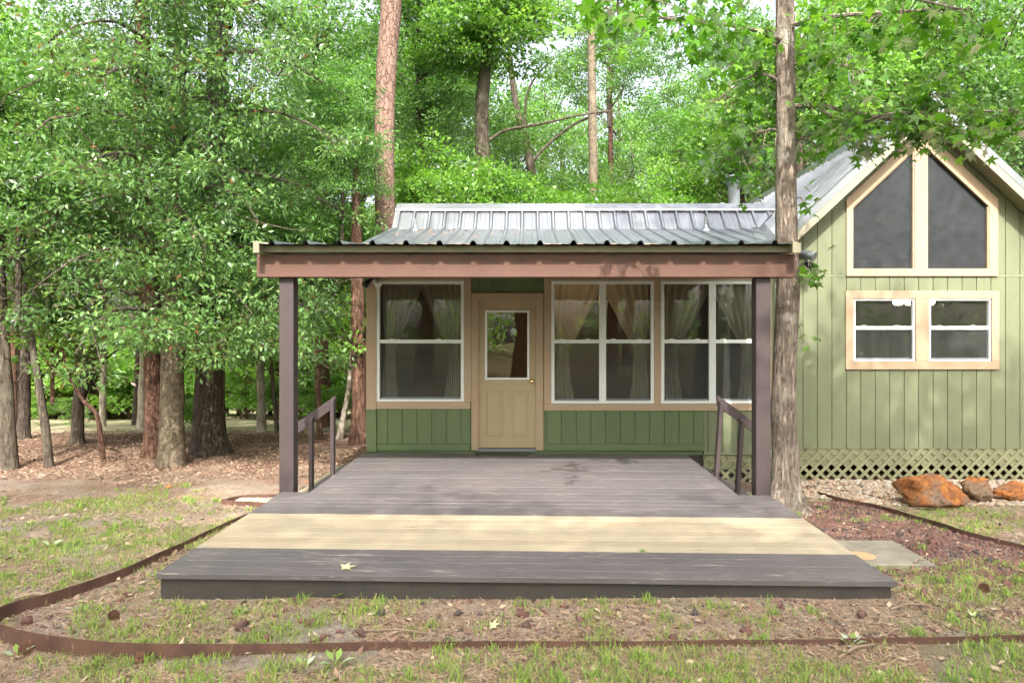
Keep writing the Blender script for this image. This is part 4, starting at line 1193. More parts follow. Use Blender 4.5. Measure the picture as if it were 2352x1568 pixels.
def in_gravel(x, y): return (3.1 < x < 8.0 and gravel_lo(x) < y < 9.72)
def in_box(x, y): return -3.40 < x < -2.56 and 7.72 + max(0, (-2.6-x))*0.25 < y < 8.22
def frustum(x, y, m=0.3): return -0.758*y - m < x < 0.717*y + m

def scatter_mass(name, pts, sizes, verts_list, faces, m, lvs, kind='stuff', sink=0.35, label=None, cat=None):
    V, Fc, L = [], [], []
    off = 0
    for (x, y), s, lv in zip(pts, sizes, lvs):
        v = verts_list[RNG.integers(len(verts_list))]*s
        an = RNG.uniform(0, 6.28); c, s_ = math.cos(an), math.sin(an)
        w = np.stack([v[:,0]*c - v[:,1]*s_ + x, v[:,0]*s_ + v[:,1]*c + y, v[:,2] + ground_z(x, y) + s*(0.6-sink)], 1)
        V.append(w); Fc.append(faces+off); off += len(v); L.append(np.full(len(faces), lv))
    o = obj(name, mesh_np(name, np.concatenate(V), np.concatenate(Fc), m, np.concatenate(L)))
    return tag(o, label, cat, kind=kind)
ROCKV = [rocky(IV1, 40+k, 0.5, 0.65) for k in range(6)]
ICO0V, ICO0F = ico(1)
import bmesh as _bm
_b = _bm.new(); _bm.ops.create_icosphere(_b, subdivisions=1, radius=1.0); _b.free()
def icosa():
    p = (1+5**0.5)/2; v = np.array([(-1,p,0),(1,p,0),(-1,-p,0),(1,-p,0),(0,-1,p),(0,1,p),(0,-1,-p),(0,1,-p),(p,0,-1),(p,0,1),(-p,0,-1),(-p,0,1)])/1.9
    f = np.array([(0,11,5),(0,5,1),(0,1,7),(0,7,10),(0,10,11),(1,5,9),(5,11,4),(11,10,2),(10,7,6),(7,1,8),(3,9,4),(3,4,2),(3,2,6),(3,6,8),(3,8,9),(4,9,5),(2,4,11),(6,2,10),(8,6,7),(9,8,1)]); return v, f
I0V, I0F = icosa()
SMALLV = [rocky(I0V, 60+k, 0.6, 0.7) for k in range(8)]

def singles(name, meshes, pts, sizes, label, cat, group, sink=0.3):
    for (x, y), s in zip(pts, sizes):
        o = bpy.data.objects.new(name, meshes[RNG.integers(len(meshes))]); COL.objects.link(o)
        o.location = (x, y, ground_z(x, y) + s*(0.6-sink)); o.scale = (s, s*RNG.uniform(0.7, 1.2), s*RNG.uniform(0.7, 1.1))
        o.rotation_euler = (RNG.uniform(-0.4, 0.4), RNG.uniform(-0.4, 0.4), RNG.uniform(0, 6.28)); tag(o, label, cat, group)

# lava rock: front bed and the right-hand bed
pts_r, pts_f = [], []
while len(pts_r) < 230:
    x, y = RNG.uniform(2.55, 5.0), RNG.uniform(4.4, 8.5)
    if in_front_bed(x, y) and not in_pad(x, y) and frustum(x, y) and mnoise.noise((x*0.9, y*0.9, 5)) > -0.6 + 0.35*max(0, x-4.0): pts_r.append((x, y))
while len(pts_f) < 70:
    x, y = RNG.uniform(-3.6, 3.0), RNG.uniform(3.9, 6.3)
    if in_front_bed(x, y) and frustum(x, y) and (x < 2.4): pts_f.append((x, y))
singles('lava_rock', LAVA, pts_r, 0.011+0.034*RNG.uniform(0, 1, len(pts_r))**2, 'rough red brown lava rock loose on the bed right of the deck', 'rock', 'lava rocks right of the deck')
singles('lava_rock', LAVA, pts_f, 0.011+0.036*RNG.uniform(0, 1, len(pts_f))**1.6, 'rough red brown lava rock loose on the bed along the deck front', 'rock', 'lava rocks along the deck front')
ms = []
while len(ms) < 2600:
    x, y = RNG.uniform(-3.8, 5.5), RNG.uniform(3.9, 7.95)
    if in_front_bed(x, y) and not in_pad(x, y) and frustum(x, y):
        if x > 2.5 or RNG.uniform() < 0.35: ms.append((x, y))
n_small = len(ms)
while len(ms) < 2600 + 5600:
    x, y = RNG.uniform(2.5, 5.0), RNG.uniform(5.2, 8.55)
    if in_front_bed(x, y) and not in_pad(x, y) and mnoise.noise((x*0.9, y*0.9, 5)) > -0.7 + 0.25*max(0, x-4.1) + 0.5*max(0, 6.0-y): ms.append((x, y))
scatter_mass('lava_chips', ms, np.concatenate([RNG.uniform(0.006, 0.018, n_small), RNG.uniform(0.008, 0.026, len(ms)-n_small)]), SMALLV, I0F, MAT['lavamass'], RNG.uniform(0, 1, len(ms)), label='small red lava chips strewn over the deck beds', cat='gravel')

# white and tan gravel bed under the lattice, and in the small box
gp = []
while len(gp) < 6000:
    x, y = RNG.uniform(3.1, 8.0), RNG.uniform(8.2, 9.72)
    if in_gravel(x, y) and frustum(x, y): gp.append((x, y))
scatter_mass('gravel_bed', gp, RNG.uniform(0.014, 0.034, len(gp)), SMALLV, I0F, MAT['gravelmass'], RNG.uniform(0, 1, len(gp)), sink=0.25, label='bed of white and tan gravel along the lattice', cat='gravel')
bx = []
while len(bx) < 900:
    x, y = RNG.uniform(-3.42, -2.56), RNG.uniform(7.6, 8.24)
    if in_box(x, y): bx.append((x, y))
scatter_mass('gravel_patch', bx, RNG.uniform(0.012, 0.026, len(bx)), SMALLV, I0F, MAT['gravelmass'], RNG.uniform(0, 0.72, len(bx)), sink=0.1, label='patch of pale gravel inside the small steel box', cat='gravel')
gs = []
while len(gs) < 170:
    x, y = RNG.uniform(3.1, 7.2), RNG.uniform(8.25, 9.72)
    if in_gravel(x, y) and frustum(x, y) and not (4.4 < x < 6.3 and y < 8.8): gs.append((x, y))
singles('gravel_stone', GRAV, gs, RNG.uniform(0.032, 0.062, len(gs)), 'larger pale stone among the gravel along the lattice', 'stone', 'larger stones in the gravel bed', 0.2)

# ---------- orange boulders
def boulder(name, x, y, dims, rot, seed, label, spec):
    v = []
    for p in IV4:
        p = Vector(p); q = p.copy()
        for (n, d) in spec:                       # slice with planes for broken faces
            n = Vector(n).normalized(); e = q.dot(n) - d
            if e > 0: q -= n*e*0.93
        cell = mnoise.voronoi(p*1.9+Vector((seed, seed, 0)))[0]; q *= 1 + 0.20*mnoise.noise(p*1.3+Vector((seed, 0, 0))) + 0.24*(cell[1]-cell[0]) - 0.14 + 0.08*mnoise.noise(p*5.3+Vector((0, seed, 0))) + 0.035*mnoise.noise(p*13)
        v.append((q.x*dims[0], q.y*dims[1], q.z*dims[2]))
    v = np.array(v); me = mesh_np(name, v, IF4, MAT['boulder'])
    o = obj(name, me); o.location = (x, y, ground_z(x, y) - v[:,2].min()*0.80); o.rotation_euler = (0, 0, rot); tag(o, label, 'boulder')
boulder('boulder', 4.86, 8.30, (0.47, 0.34, 0.235), 0.15, 3, 'largest orange ironstone boulder, broad and angular, on the gravel edge',
        [((0.15, -0.2, 1), 0.62), ((-1, -0.35, 0.1), 0.74), ((0.55, -1, 0.45), 0.52), ((-0.5, -0.9, 0.35), 0.66), ((1, 0.1, 0.35), 0.72), ((0.8, -0.2, 1), 0.74)])
boulder('boulder', 5.60, 8.58, (0.235, 0.19, 0.19), 0.7, 9, 'middle-sized orange boulder wedged right of the largest one', [((-0.6, -0.3, 1), 0.45), ((0.3, -1, 0.2), 0.6), ((1, 0, 0.5), 0.7)])
boulder('boulder', 6.06, 8.62, (0.26, 0.17, 0.135), 0.2, 15, 'lowest orange boulder at the right picture edge', [((-0.5, -0.2, 1), 0.5), ((0.2, -1, 0.4), 0.55)])

# ---------- grass, straw, litter (one mass each), with loose leaves, cones, sticks
def blades(C, per, hmin, hmax, wmin, wmax, spread):
    n = len(C)*per; base = np.repeat(C, per, 0)
    off = RNG.normal(0, spread, (n, 2)); px = base[:,0]+off[:,0]; py = base[:,1]+off[:,1]
    pz = np.array([ground_z(a, b) for a, b in zip(base[:,0], base[:,1])]) - 0.004
    an = RNG.uniform(0, 6.283, n); lean = RNG.uniform(0.15, 0.95, n); h = RNG.uniform(hmin, hmax, n); w = RNG.uniform(wmin, wmax, n)
    dx, dy = np.cos(an), np.sin(an); sx, sy = -dy*w/2, dx*w/2
    def ring(t, ww): 
        r = h*lean*t*t*0.9; z = h*(t - 0.35*lean*t*t)
        x = px + dx*r; y = py + dy*r; zz = pz + z
        return np.stack([x+sx*ww, y+sy*ww, zz], 1), np.stack([x-sx*ww, y-sy*ww, zz], 1)
    a0, b0 = ring(0.0, 1.0); a1, b1 = ring(0.55, 0.85); a2, b2 = ring(1.0, 0.08)
    V = np.stack([a0, b0, a1, b1, a2, b2], 1).reshape(-1, 3)
    k = np.arange(n)*6
    Q = np.concatenate([np.stack([k, k+1, k+3, k+2], 1), np.stack([k+2, k+3, k+5, k+4], 1)])
    return V, Q, n
def grass_ok(x, y):
    if in_deck(x, y, 0.02) or in_pad(x, y) or in_box(x, y) or in_gravel(x, y): return False
    return frustum(x, y, 0.4)
cl = []
tries = 0
while len(cl) < 10500 and tries < 200000:
    tries += 1
    y = 3.3 + 6.0*RNG.uniform()**1.15; x = RNG.uniform(-0.78*y-0.4, 0.74*y+0.4)
    if not grass_ok(x, y) or y > 9.2: continue
    n_ = 0.7*mnoise.noise((x*0.75, y*0.75, 0.0)) + 0.65*mnoise.noise((x*3.4, y*3.4, 4.0))
    bed = in_front_bed(x, y)
    th = 0.18 if bed else -0.02
    if x < -2.6 and y > 8.2: th = 0.30 + (y-8.2)*0.5
    if x < -2.6 and 6.0 < y < 8.2: th = -0.12
    if x > 2.6 and 3.5 < y < 5.6: th = -0.10
    if x > 2.4 and y > 5.9 and bed: th = 0.42
    if n_ > th + RNG.uniform(-0.3, 0.3): cl.append((x, y))
cl = np.array(cl)
V1, Q1, n1 = blades(cl[:2600], 12, 0.022, 0.066, 0.004, 0.0085, 0.026)
V2, Q2, n2 = blades(cl[2600:], 6, 0.012, 0.036, 0.003, 0.006, 0.035)
sel = cl[RNG.choice(len(cl), 230, replace=False)]
V3, Q3, n3 = blades(sel, 24, 0.035, 0.095, 0.005, 0.009, 0.022)
lv1 = np.clip(np.tile(RNG.normal(0.60, 0.22, n1), 2), 0, 1); lv2 = np.clip(np.tile(RNG.normal(0.42, 0.28, n2), 2), 0, 1); lv3 = np.clip(np.tile(RNG.normal(0.8, 0.12, n3), 2), 0, 1)
Vg = np.concatenate([V1, V2, V3]); Qg = np.concatenate([Q1, Q2+len(V1), Q3+len(V1)+len(V2)])
tag(obj('grass', mesh_np('grass', Vg, Qg, MAT['grass'], np.concatenate([lv1, lv2, lv3]))), 'sparse patchy green grass over the sandy yard', 'grass', kind='stuff')

def flats(n, region, lmin, lmax, wr, zlift, tilt):
    P = []
    while len(P) < n:
        p = region()
        if p: P.append((p[0], p[1], ground_z(p[0], p[1])))
    P = np.array(P); an = RNG.uniform(0, 6.283, n); L = RNG.uniform(lmin, lmax, n); W = L*wr*RNG.uniform(0.6, 1.3, n)
    D = np.stack([np.cos(an), np.sin(an), RNG.normal(0, tilt, n)], 1); S = np.stack([-np.sin(an), np.cos(an), RNG.normal(0, tilt, n)], 1)
    P[:,2] += RNG.uniform(0.001, zlift, n)
    a = P - D*L[:,None]/2; b = P + S*W[:,None]/2; c = P + D*L[:,None]/2; d = P - S*W[:,None]/2
    V = np.stack([a, b, c, d], 1).reshape(-1, 3); k = np.arange(n)*4
    return V, np.stack([k, k+1, k+2, k+3], 1), RNG.uniform(0, 1, n)
def reg_straw():
    y = 3.3 + 5.4*RNG.uniform()**1.3; x = RNG.uniform(-0.78*y-0.3, 0.74*y+0.3)
    if in_deck(x, y) or in_pad(x, y) or in_gravel(x, y) or in_box(x, y): return None
    if mnoise.noise((x*1.1, y*1.1, 9.0)) < (-0.45 if in_front_bed(x, y) else -0.25): return None
    return x, y
V_, Q_, L_ = flats(60000, reg_straw, 0.03, 0.12, 0.045, 0.014, 0.15)
tag(obj('pine_straw', mesh_np('pine_straw', V_, Q_, MAT['straw'], L_)), 'fallen brown pine straw scattered over the yard', 'straw', kind='stuff')
V_, Q_, L_ = flats(16000, reg_straw, 0.010, 0.034, 0.6, 0.012, 0.3)
tag(obj('bark_chips', mesh_np('bark_chips', V_, Q_, MAT['litter'], L_)), 'fine brown bark and twig crumbs strewn over the yard', 'litter', kind='stuff')
def reg_lit():
    y = RNG.uniform(7.8, 15.0); x = RNG.uniform(-0.78*y-0.4, -1.9)
    if in_deck(x, y) or (x > -2.35 and y > 9.4) or in_box(x, y): return None
    if y < 9.4 and mnoise.noise((x*0.8, y*0.8, 2.0)) < 0.1 + (9.4-y)*0.25: return None
    return x, y
V_, Q_, L_ = flats(30000, reg_lit, 0.022, 0.062, 0.5, 0.014, 0.22)
tag(obj('leaf_litter', mesh_np('leaf_litter', V_, Q_, MAT['litter'], L_)), 'brown leaf litter carpeting the wood floor left of the cabin', 'litter', kind='stuff')
def reg_front_l():
    y = RNG.uniform(3.4, 8.2); x = RNG.uniform(-0.78*y, 0.74*y)
    if in_deck(x, y) or in_pad(x, y) or in_gravel(x, y): return None
    return x, y
V_, Q_, L_ = flats(1500, reg_front_l, 0.03, 0.075, 0.5, 0.02, 0.3)
tag(obj('dry_leaves', mesh_np('dry_leaves', V_, Q_, MAT['litter'], np.clip(L_*1.2, 0, 1))), 'scattered small dry leaves over the lawn and beds', 'leaf', kind='stuff')
# debris on the porch roof
def roof_litter(n, name, label, fn):
    P, D_ = [], []
    for _ in range(n): P.append(fn())
    P = np.array(P); an = RNG.uniform(0, 6.283, n); L = RNG.uniform(0.02, 0.09, n); W = L*0.4
    D = np.stack([np.cos(an), np.sin(an), np.sin(an)*0.25], 1); S = np.stack([-np.sin(an), np.cos(an), np.cos(an)*0.25+RNG.normal(0, 0.2, n)], 1)
    V = np.stack([P-D*L[:,None]/2, P+S*W[:,None]/2, P+D*L[:,None]/2, P-S*W[:,None]/2], 1).reshape(-1, 3); k = np.arange(n)*4
    tag(obj(name, mesh_np(name, V, np.stack([k, k+1, k+2, k+3], 1), MAT['litter'], RNG.uniform(0, 0.7, n))), label, 'litter', kind='stuff')
def rl():
    x = RNG.uniform(-2.1, 3.6)
    if RNG.uniform() < 0.55: x = -2.1 + abs(RNG.normal(0, 1.2))
    t = 1 - abs(RNG.normal(0, 0.32))
    t = min(0.995, max(0.25, t))
    return (x, YB+(YT-YB)*t, ZB+(ZT-ZB)*t+0.012)
roof_litter(420, 'roof_litter', 'dry leaves and twigs lying on the low porch roof slope', rl)

# star leaf (sweetgum) used for fallen leaves and the front tree
LOBES = [(-158, .16), (-112, .62), (-82, .36), (-53, .92), (-27, .40), (0, 1.0), (27, .40), (53, .92), (82, .36), (112, .62), (158, .16)]
STAR = np.array([(r*math.cos(R(a)), r*math.sin(R(a)), -0.16*r*r) for a, r in LOBES])*0.5
def star_me(name, m, lv, curl=1.0):
    v = STAR.copy(); v[:,2] *= curl; return mesh_np(name, v, np.arange(11)[None,:], m, np.array([lv]))
for (u, v, d, s, rz, lab) in ((790, 1310, 0, 0.13, 0.3, 'large pale green star leaf lying on the dark front boards'), (1478, 1264, 0, 0.07, 2.0, 'small curled green leaf on the pale boards')):
    dd = (EYE-deck_z(0, 5))*F/(v-V0); x = (u-U0)/F*dd
    o = obj('fallen_leaf', star_me('fallen_leaf', MAT['fallen'] if s > 0.1 else MAT['leaf_gum'], 0.6, -0.6)); o.scale = (s*1.4,)*3; o.location = (x, dd, deck_z(x, dd)+0.012); o.rotation_euler = (0.08, 0.05, rz); tag(o, lab, 'leaf')
for i, (u, v, s, c, lab) in enumerate(((1130, 1436, 0.10, 'fallen', 'pale green fallen leaf in the bed before the deck centre'), (2235, 1412, 0.09, 'fallen', 'pale fallen leaf at the right of the front bed'), (1945, 1497, 0.12, 'fallen', 'pale green leaf on the soil below the right end of the front strip'),
                                       (500, 1168, 0.11, 'orange_leaf', 'orange dry leaf on the lawn nearer the gravel box'), (385, 1118, 0.10, 'orange_leaf', 'orange dry leaf on the lawn far left'), (705, 1107, 0.08, 'orange_leaf', 'orange dry leaf behind the left porch post'), (1925, 1425, 0.10, 'orange_leaf', 'curled orange leaf in the grass front right'))):
    p = on_ground(u, v, 0.02)
    o = obj('fallen_leaf', star_me('fallen_leaf', MAT[c], 0.5, -1.5)); o.scale = (s*1.3,)*3; o.location = p; o.rotation_euler = (0.25, -0.2, i*1.7); tag(o, lab, 'leaf')
# pine cones: stacked scales round a core
def cone_me():
    V, Q = [], []
    for k in range(42):
        t = k/41; an = k*2.399; r = 0.030*math.sin(math.pi*(0.12+0.8*t))+0.006; z = -0.035+0.07*t
        c, s = math.cos(an), math.sin(an); b = len(V)
        tip = (c*(r+0.012), s*(r+0.012), z+0.006); w = 0.010
        V += [(c*r*0.3, s*r*0.3, z), (c*r-s*w, s*r+c*w, z+0.002), tip, (c*r+s*w, s*r-c*w, z+0.002)]; Q.append((b, b+1, b+2, b+3))
    return mesh_np('pine_cone', np.array(V), np.array(Q), MAT['cone'])
CONE = cone_me()
for i, (u, v, lab) in enumerate(((325, 1510, 'spiky pine cone on the soil below the curved strip'), (58, 1490, 'pine cone against the strip at the far left'), (1835, 1345, 'pine cone leaning on the deck front near its right end'), (1645, 1347, 'dark pine cone against the deck front right of centre'), (262, 1412, 'dark round cone in the left end of the bed'), (2260, 1350, 'pine cone in the grass at the far right'))):
    p = on_ground(u, v, 0.03); o = obj('pine_cone', CONE); o.location = p; o.rotation_euler = (1.2, 0.3*i, i); o.scale = (0.85,)*3; tag(o, lab, 'cone')
for i, (u0, v0_, u1, v1_, r_, lab) in enumerate(((820, 1448, 1000, 1456, 0.006, 'thin dry stick before the deck left of centre'), (1190, 1432, 1240, 1420, 0.006, 'short dark twig in the bed before the deck centre'), (2045, 1398, 2130, 1388, 0.008, 'grey stick in the grass front right'), (1925, 1510, 2010, 1478, 0.010, 'pale stick leaning on the right end of the front strip'), (2020, 1170, 2190, 1168, 0.007, 'long twig lying on the lava bed'), (40, 1372, 110, 1366, 0.018, 'stubby bark-covered stick in the left corner of the bed'), (2100, 1296, 2122, 1289, 0.008, 'short twig on the concrete pad'))):
    a, b = on_ground(u0, v0_, 0.015), on_ground(u1, v1_, 0.02)
    if 'pad' in lab: a.z = b.z = pz + 0.008
    m_ = (a+b)/2 + Vector((0, 0.02, 0.012)); o = MB().tube([a, a.lerp(m_, 0.6), m_, m_.lerp(b, 0.5)+Vector((0.01, -0.008, 0.004)), b], [r_, r_*0.95, r_*0.85, r_*0.7, r_*0.5], 6).build('stick', MAT['stick']); tag(o, lab, 'stick')
# broad-leaved weeds
def weed(u, v, s, lab, n=6):
    p = on_ground(u, v, 0.0); V, Q, L = [], [], []
    for k in range(n):
        an = k*2.4+u; d = Vector((math.cos(an), math.sin(an), 0.9 - 0.1*(k % 4))).normalized(); sd = Vector((-math.sin(an), math.cos(an), 0)); r0 = p + d*s*0.25
        b = len(V); V += [r0, r0+d*s*0.35+sd*s*0.17+Vector((0, 0, 0.03*s)), r0+d*s*0.8-Vector((0, 0, 0.15*s)), r0+d*s*0.35-sd*s*0.17+Vector((0, 0, 0.03*s))]; Q.append((b, b+1, b+2, b+3)); L.append(0.8+0.15*math.sin(k))
        b = len(V); w = sd*0.0015; V += [p+w, p-w, r0-w, r0+w]; Q.append((b, b+1, b+2, b+3)); L.append(0.3)
    o = obj('weed', mesh_np('weed', np.array([tuple(q) for q in V]), np.array(Q), MAT['grass'], np.array(L))); tag(o, lab, 'weed')
weed(775, 1372, 0.10, 'small green weed growing against the deck front left of centre'); weed(1045, 1372, 0.07, 'tiny weed sprig against the deck front centre', 4)
weed(772, 1530, 0.12, 'broad-leaved weed low in the foreground left of centre'); weed(700, 1535, 0.09, 'single upright weed leaf in the left foreground', 3); weed(1955, 1482, 0.10, 'leafy weed at the right end of the front strip'); weed(40, 1510, 0.10, 'grey green weed rosette at the lower left corner'); weed(120, 1258, 0.12, 'low weed rosette on the left lawn')

# ================================================================ TREES
def norm(a): return a/np.maximum(1e-9, np.linalg.norm(a, axis=1, keepdims=True))
def leaf_quads(P, D, N, L, W, fold=0.18):
    D = norm(D); S = norm(np.cross(D, N)); N2 = np.cross(S, D)
    L = L[:,None]; W = W[:,None]
    v1 = P + D*L*0.45 + S*W/2 + N2*W*fold; v3 = P + D*L*0.45 - S*W/2 + N2*W*fold; v2 = P + D*L - N2*L*0.12
    V = np.stack([P, v1, v2, v3], 1).reshape(-1, 3); k = np.arange(len(P))*4
    return V, np.stack([k, k+1, k+2, k+3], 1)
def sprays(C, R_, per, Lm, ar, rng, up=0.7, flat=0.45, droop=0.3, outc=None):
    """leaf sprays: C clump centres, R_ radii"""
    n = len(C)*per; c = np.repeat(C, per, 0); r = np.repeat(R_, per)
    d = norm(rng.normal(0, 1, (n, 3))); q = d*(rng.uniform(0, 1, n)**0.45)[:,None]*r[:,None]; q[:,2] *= flat
    P = c + q
    if outc is None: out = d.copy()
    else: out = norm(P - outc)*0.6 + d
    D = out + rng.normal(0, 0.45, (n, 3)); D[:,2] -= droop
    N = rng.normal(0, 0.55, (n, 3)); N[:,2] += up
    L = Lm*rng.uniform(0.65, 1.3, n)
    return P, D, norm(N), L, L*ar*rng.uniform(0.8, 1.2, n)

def crown_variant(seed, nclump, per, leafL, ar, m, zs=1.1, rc=(0.20, 0.34), shell=0.5, flat=0.4):
    rng = np.random.default_rng(seed)
    d = norm(rng.normal(0, 1, (nclump, 3))); rad = rng.uniform(0, 1, nclump)**shell*0.86
    d[:,2] = np.where(d[:,2] < -0.55, -d[:,2], d[:,2])
    C = d*rad[:,None]; lump = np.array([1+0.28*mnoise.noise((p[0]*1.6+seed, p[1]*1.6, p[2]*1.6)) for p in d]); C *= lump[:,None]; C[:,2] *= zs
    R_ = rng.uniform(rc[0], rc[1], nclump)
    P, D, N, L, W = sprays(C, R_, per, leafL, ar, rng, outc=np.array([0, 0, -0.3]), flat=flat)
    V, Q = leaf_quads(P, D, N, L, W)
    tone = np.repeat(rng.uniform(-0.22, 0.22, nclump), per)
    lv = np.clip(0.45 + tone + rng.normal(0, 0.2, len(P)), 0, 0.96)
    me = mesh_np('crown', V, Q, m, lv)
    # branch mesh reaching into the clumps, from the crown's foot
    br = MB(); pick = rng.choice(nclump, min(nclump, 26), replace=False)
    br.tube([(0, 0, -1.15*zs), (0.03, 0.02, -0.4*zs), (-0.02, 0.03, 0.2*zs), (0.02, 0, 0.8*zs)], [0.036, 0.030, 0.018, 0.004], 7, cap=False)
    for k in pick:
        c = Vector(C[k]); s = Vector((0, 0, max(-0.95*zs, min(0.5*zs, c.z - 0.35 - 0.35*math.hypot(c.x, c.y)))))
        m_ = s.lerp(c, 0.5) + Vector((rng.uniform(-.06, .06), rng.uniform(-.06, .06), -0.05))
        br.tube([s, m_, c], [0.012, 0.008, 0.003], 5, cap=False)
    bme = br.mesh('branches')
    return me, bme
CV = {
 'a': crown_variant(1, 90, 105, 0.052, 0.72, MAT['leaf_a']),
 'b': crown_variant(2, 95, 105, 0.046, 0.60, MAT['leaf_b']),
 'c': crown_variant(3, 95, 105, 0.042, 0.50, MAT['leaf_c'], zs=1.25),
 'd': crown_variant(4, 70, 105, 0.056, 0.75, MAT['leaf_a'], zs=0.8, rc=(0.22, 0.4), flat=0.28),
 'e': crown_variant(5, 46, 105, 0.052, 0.65, MAT['leaf_b'], zs=1.0, rc=(0.20, 0.34), shell=0.35),
}
for k in CV: CV[k][1].materials.append(MAT['bark_grey'])
# sapling undergrowth
SV = {'s': crown_variant(11, 34, 70, 0.10, 0.62, MAT['leaf_sunlit'], zs=0.9, rc=(0.25, 0.45), flat=0.25), 't': crown_variant(12, 34, 70, 0.085, 0.55, MAT['leaf_sunlit'], zs=1.1, rc=(0.22, 0.42), flat=0.3)}
for k in SV: SV[k][1].materials.append(MAT['bark_brown'])

def trunk_obj(t, pts, rads, m, sides=12, jitter=0.12, seed=0, flare=0.0, name='trunk', lob=None):
    pts = [Vector(p) for p in pts]
    # resample smoothly
    sm = [Vector(q[:3]) for q in catmull([tuple(p)+(r,) for p, r in zip(pts, rads)], 5)]
    rr = [q[3] for q in catmull([tuple(p)+(r,) for p, r in zip(pts, rads)], 5)]
    if flare:
        z0 = sm[0].z
        rr = [r*(1 + flare*math.exp(-max(0, p.z-z0)/0.22)) for p, r in zip(sm, rr)]
        sm = [sm[0] - Vector((0, 0, 0.15))] + sm; rr = [rr[0]*1.15] + rr
        def lob(i, an, p, z0=z0, fl=flare): return 1 + 0.35*fl*math.exp(-max(0, p.z-z0)/0.25)*math.sin(an*4+seed)
    return MB().tube(sm, rr, sides, jitter=jitter, seed=seed, lob=lob).build(name, m, t, smooth=True)

def put_crown(t, loc, r, var, rot, zscale=1.0, src=CV, stem=True):
    me, bme = (SV if var in SV else CV)[var]
    tl = Vector(t.location)
    for nm, mm in (('crown', me), ('branches', bme)):
        if nm == 'branches' and not stem: continue
        o = obj(nm, mm, t, local=True); o.location = Vector(loc)-tl; o.scale = (r, r, r*zscale); o.rotation_euler = (0, 0, rot)

def px_tree(label, pxs, d, rads, m, crown=None, flare=0.25, name='tree', seed=0, sides=12, group=None, jitter=0.12, extra=()):
    """tree whose trunk follows points of the view at distance d; crown = [(u, v, d, r, variant)]"""
    pts = [at(u, v, d) for u, v in pxs]
    g = ground_z(pts[0].x, pts[0].y); 
    pts[0].z = g
    t = thing(name, pts[0], label, 'tree', group)
    trunk_obj(t, pts, rads, m, sides, jitter, seed, flare)
    for (ep, er) in extra:
        trunk_obj(t, [at(u, v, d) for u, v in ep], er, m, 9, 0.08, seed+3, 0.0, 'limb')
    for i, c in enumerate(crown or []):
        u, v, dd, r, var = c[:5]
        put_crown(t, at(u, v, dd), r, var, seed*1.3+i*2.1, stem=(i == 0 and var not in ('e', 'd')))
    return t

# ---------- the wood left of the cabin, trunk by trunk
px_tree('dark furrowed oak with a flared foot, right of the pale evergreen trunk', [(481, 1036), (479, 960), (479, 860), (482, 700), (490, 450), (498, 200), (502, -150), (506, -500)], 11.3, [.235, .215, .20, .19, .175, .16, .14, .11], MAT['bark_dark'], [(520, -450, 11.8, 3.0, 'b')], flare=0.40, seed=1, sides=18, name='oak_tree')
px_tree('tall brown pine close behind the pale evergreen trunk', [(352, 1043), (353, 900), (347, 650), (332, 400), (326, 200), (330, -100), (333, -500)], 11.0, [.145, .13, .125, .12, .115, .10, .08], MAT['bark_brown'], [(330, -600, 11.2, 2.6, 'c')], flare=0.35, seed=2, name='pine_tree')
px_tree('lean grey tree cut by the left picture edge', [(22, 1066), (16, 950), (6, 800), (-2, 650), (-8, 400), (-12, 100)], 10.2, [.115, .10, .095, .085, .07, .05], MAT['bark_grey'], [(0, 330, 10.6, 1.7, 'b')], flare=0.2, seed=3)
px_tree('slender grey sapling leaning left in front of the wood', [(112, 1060), (104, 985), (90, 890), (74, 790), (61, 700), (50, 600), (36, 480), (20, 330)], 10.3, [.062, .058, .053, .050, .046, .04, .032, .02], MAT['bark_grey'], [(40, 480, 10.0, 1.3, 'b')], flare=0.2, seed=4, sides=9, extra=[([(70, 830), (45, 868), (30, 880)], [.018, .012, .008])])
px_tree('forked grey tree with a V of two stems', [(177, 1022), (179, 960), (181, 915), (180, 867), (182, 810), (184, 740), (186, 640)], 12.4, [.105, .095, .09, .06, .052, .045, .035], MAT['bark_grey'], [(215, 600, 12.6, 1.9, 'b')], flare=0.2, seed=5, extra=[([(183, 925), (194, 888), (207, 832), (222, 752), (234, 700)], [.085, .075, .062, .055, .045])])
px_tree('thin crooked sapling bending left, bark pink near the ground', [(236, 1044), (229, 985), (219, 946), (194, 923), (178, 897), (162, 872), (150, 831), (140, 790)], 10.9, [.040, .038, .036, .030, .026, .022, .018, .012], MAT['bark_brown'], [(120, 760, 11.0, 0.9, 't')], flare=0.1, seed=6, sides=8, extra=[([(165, 878), (130, 858), (100, 845)], [.014, .010, .006])])
px_tree('stout dark trunk deep in the wood at far left', [(52, 1020), (56, 940), (58, 860), (60, 700), (62, 500)], 13.0, [.105, .095, .09, .08, .06], MAT['bark_dark'], [(70, 380, 13.2, 2.2, 'b')], flare=0.3, seed=7)
px_tree('thin dark trunk between the far-left pair', [(33, 1016), (32, 900), (30, 780), (28, 600)], 13.6, [.06, .05, .045, .03], MAT['bark_brown'], [(30, 520, 13.6, 1.6, 'a')], flare=0.2, seed=8, sides=8)
px_tree('pale whitish trunk left of the evergreen, standing farther back', [(326, 1003), (327, 930), (329, 850), (331, 740), (333, 560)], 16.5, [.115, .10, .09, .08, .06], MAT['bark_white'], [(330, 420, 16.5, 2.6, 'a')], flare=0.25, seed=9)
px_tree('pale tree with mottled white bark beyond the dirt track', [(601, 1001), (600, 940), (598, 850), (597, 760), (596, 600)], 14.6, [.095, .085, .078, .07, .05], MAT['bark_white'], [(600, 470, 14.8, 2.4, 'b')], flare=0.3, seed=10)
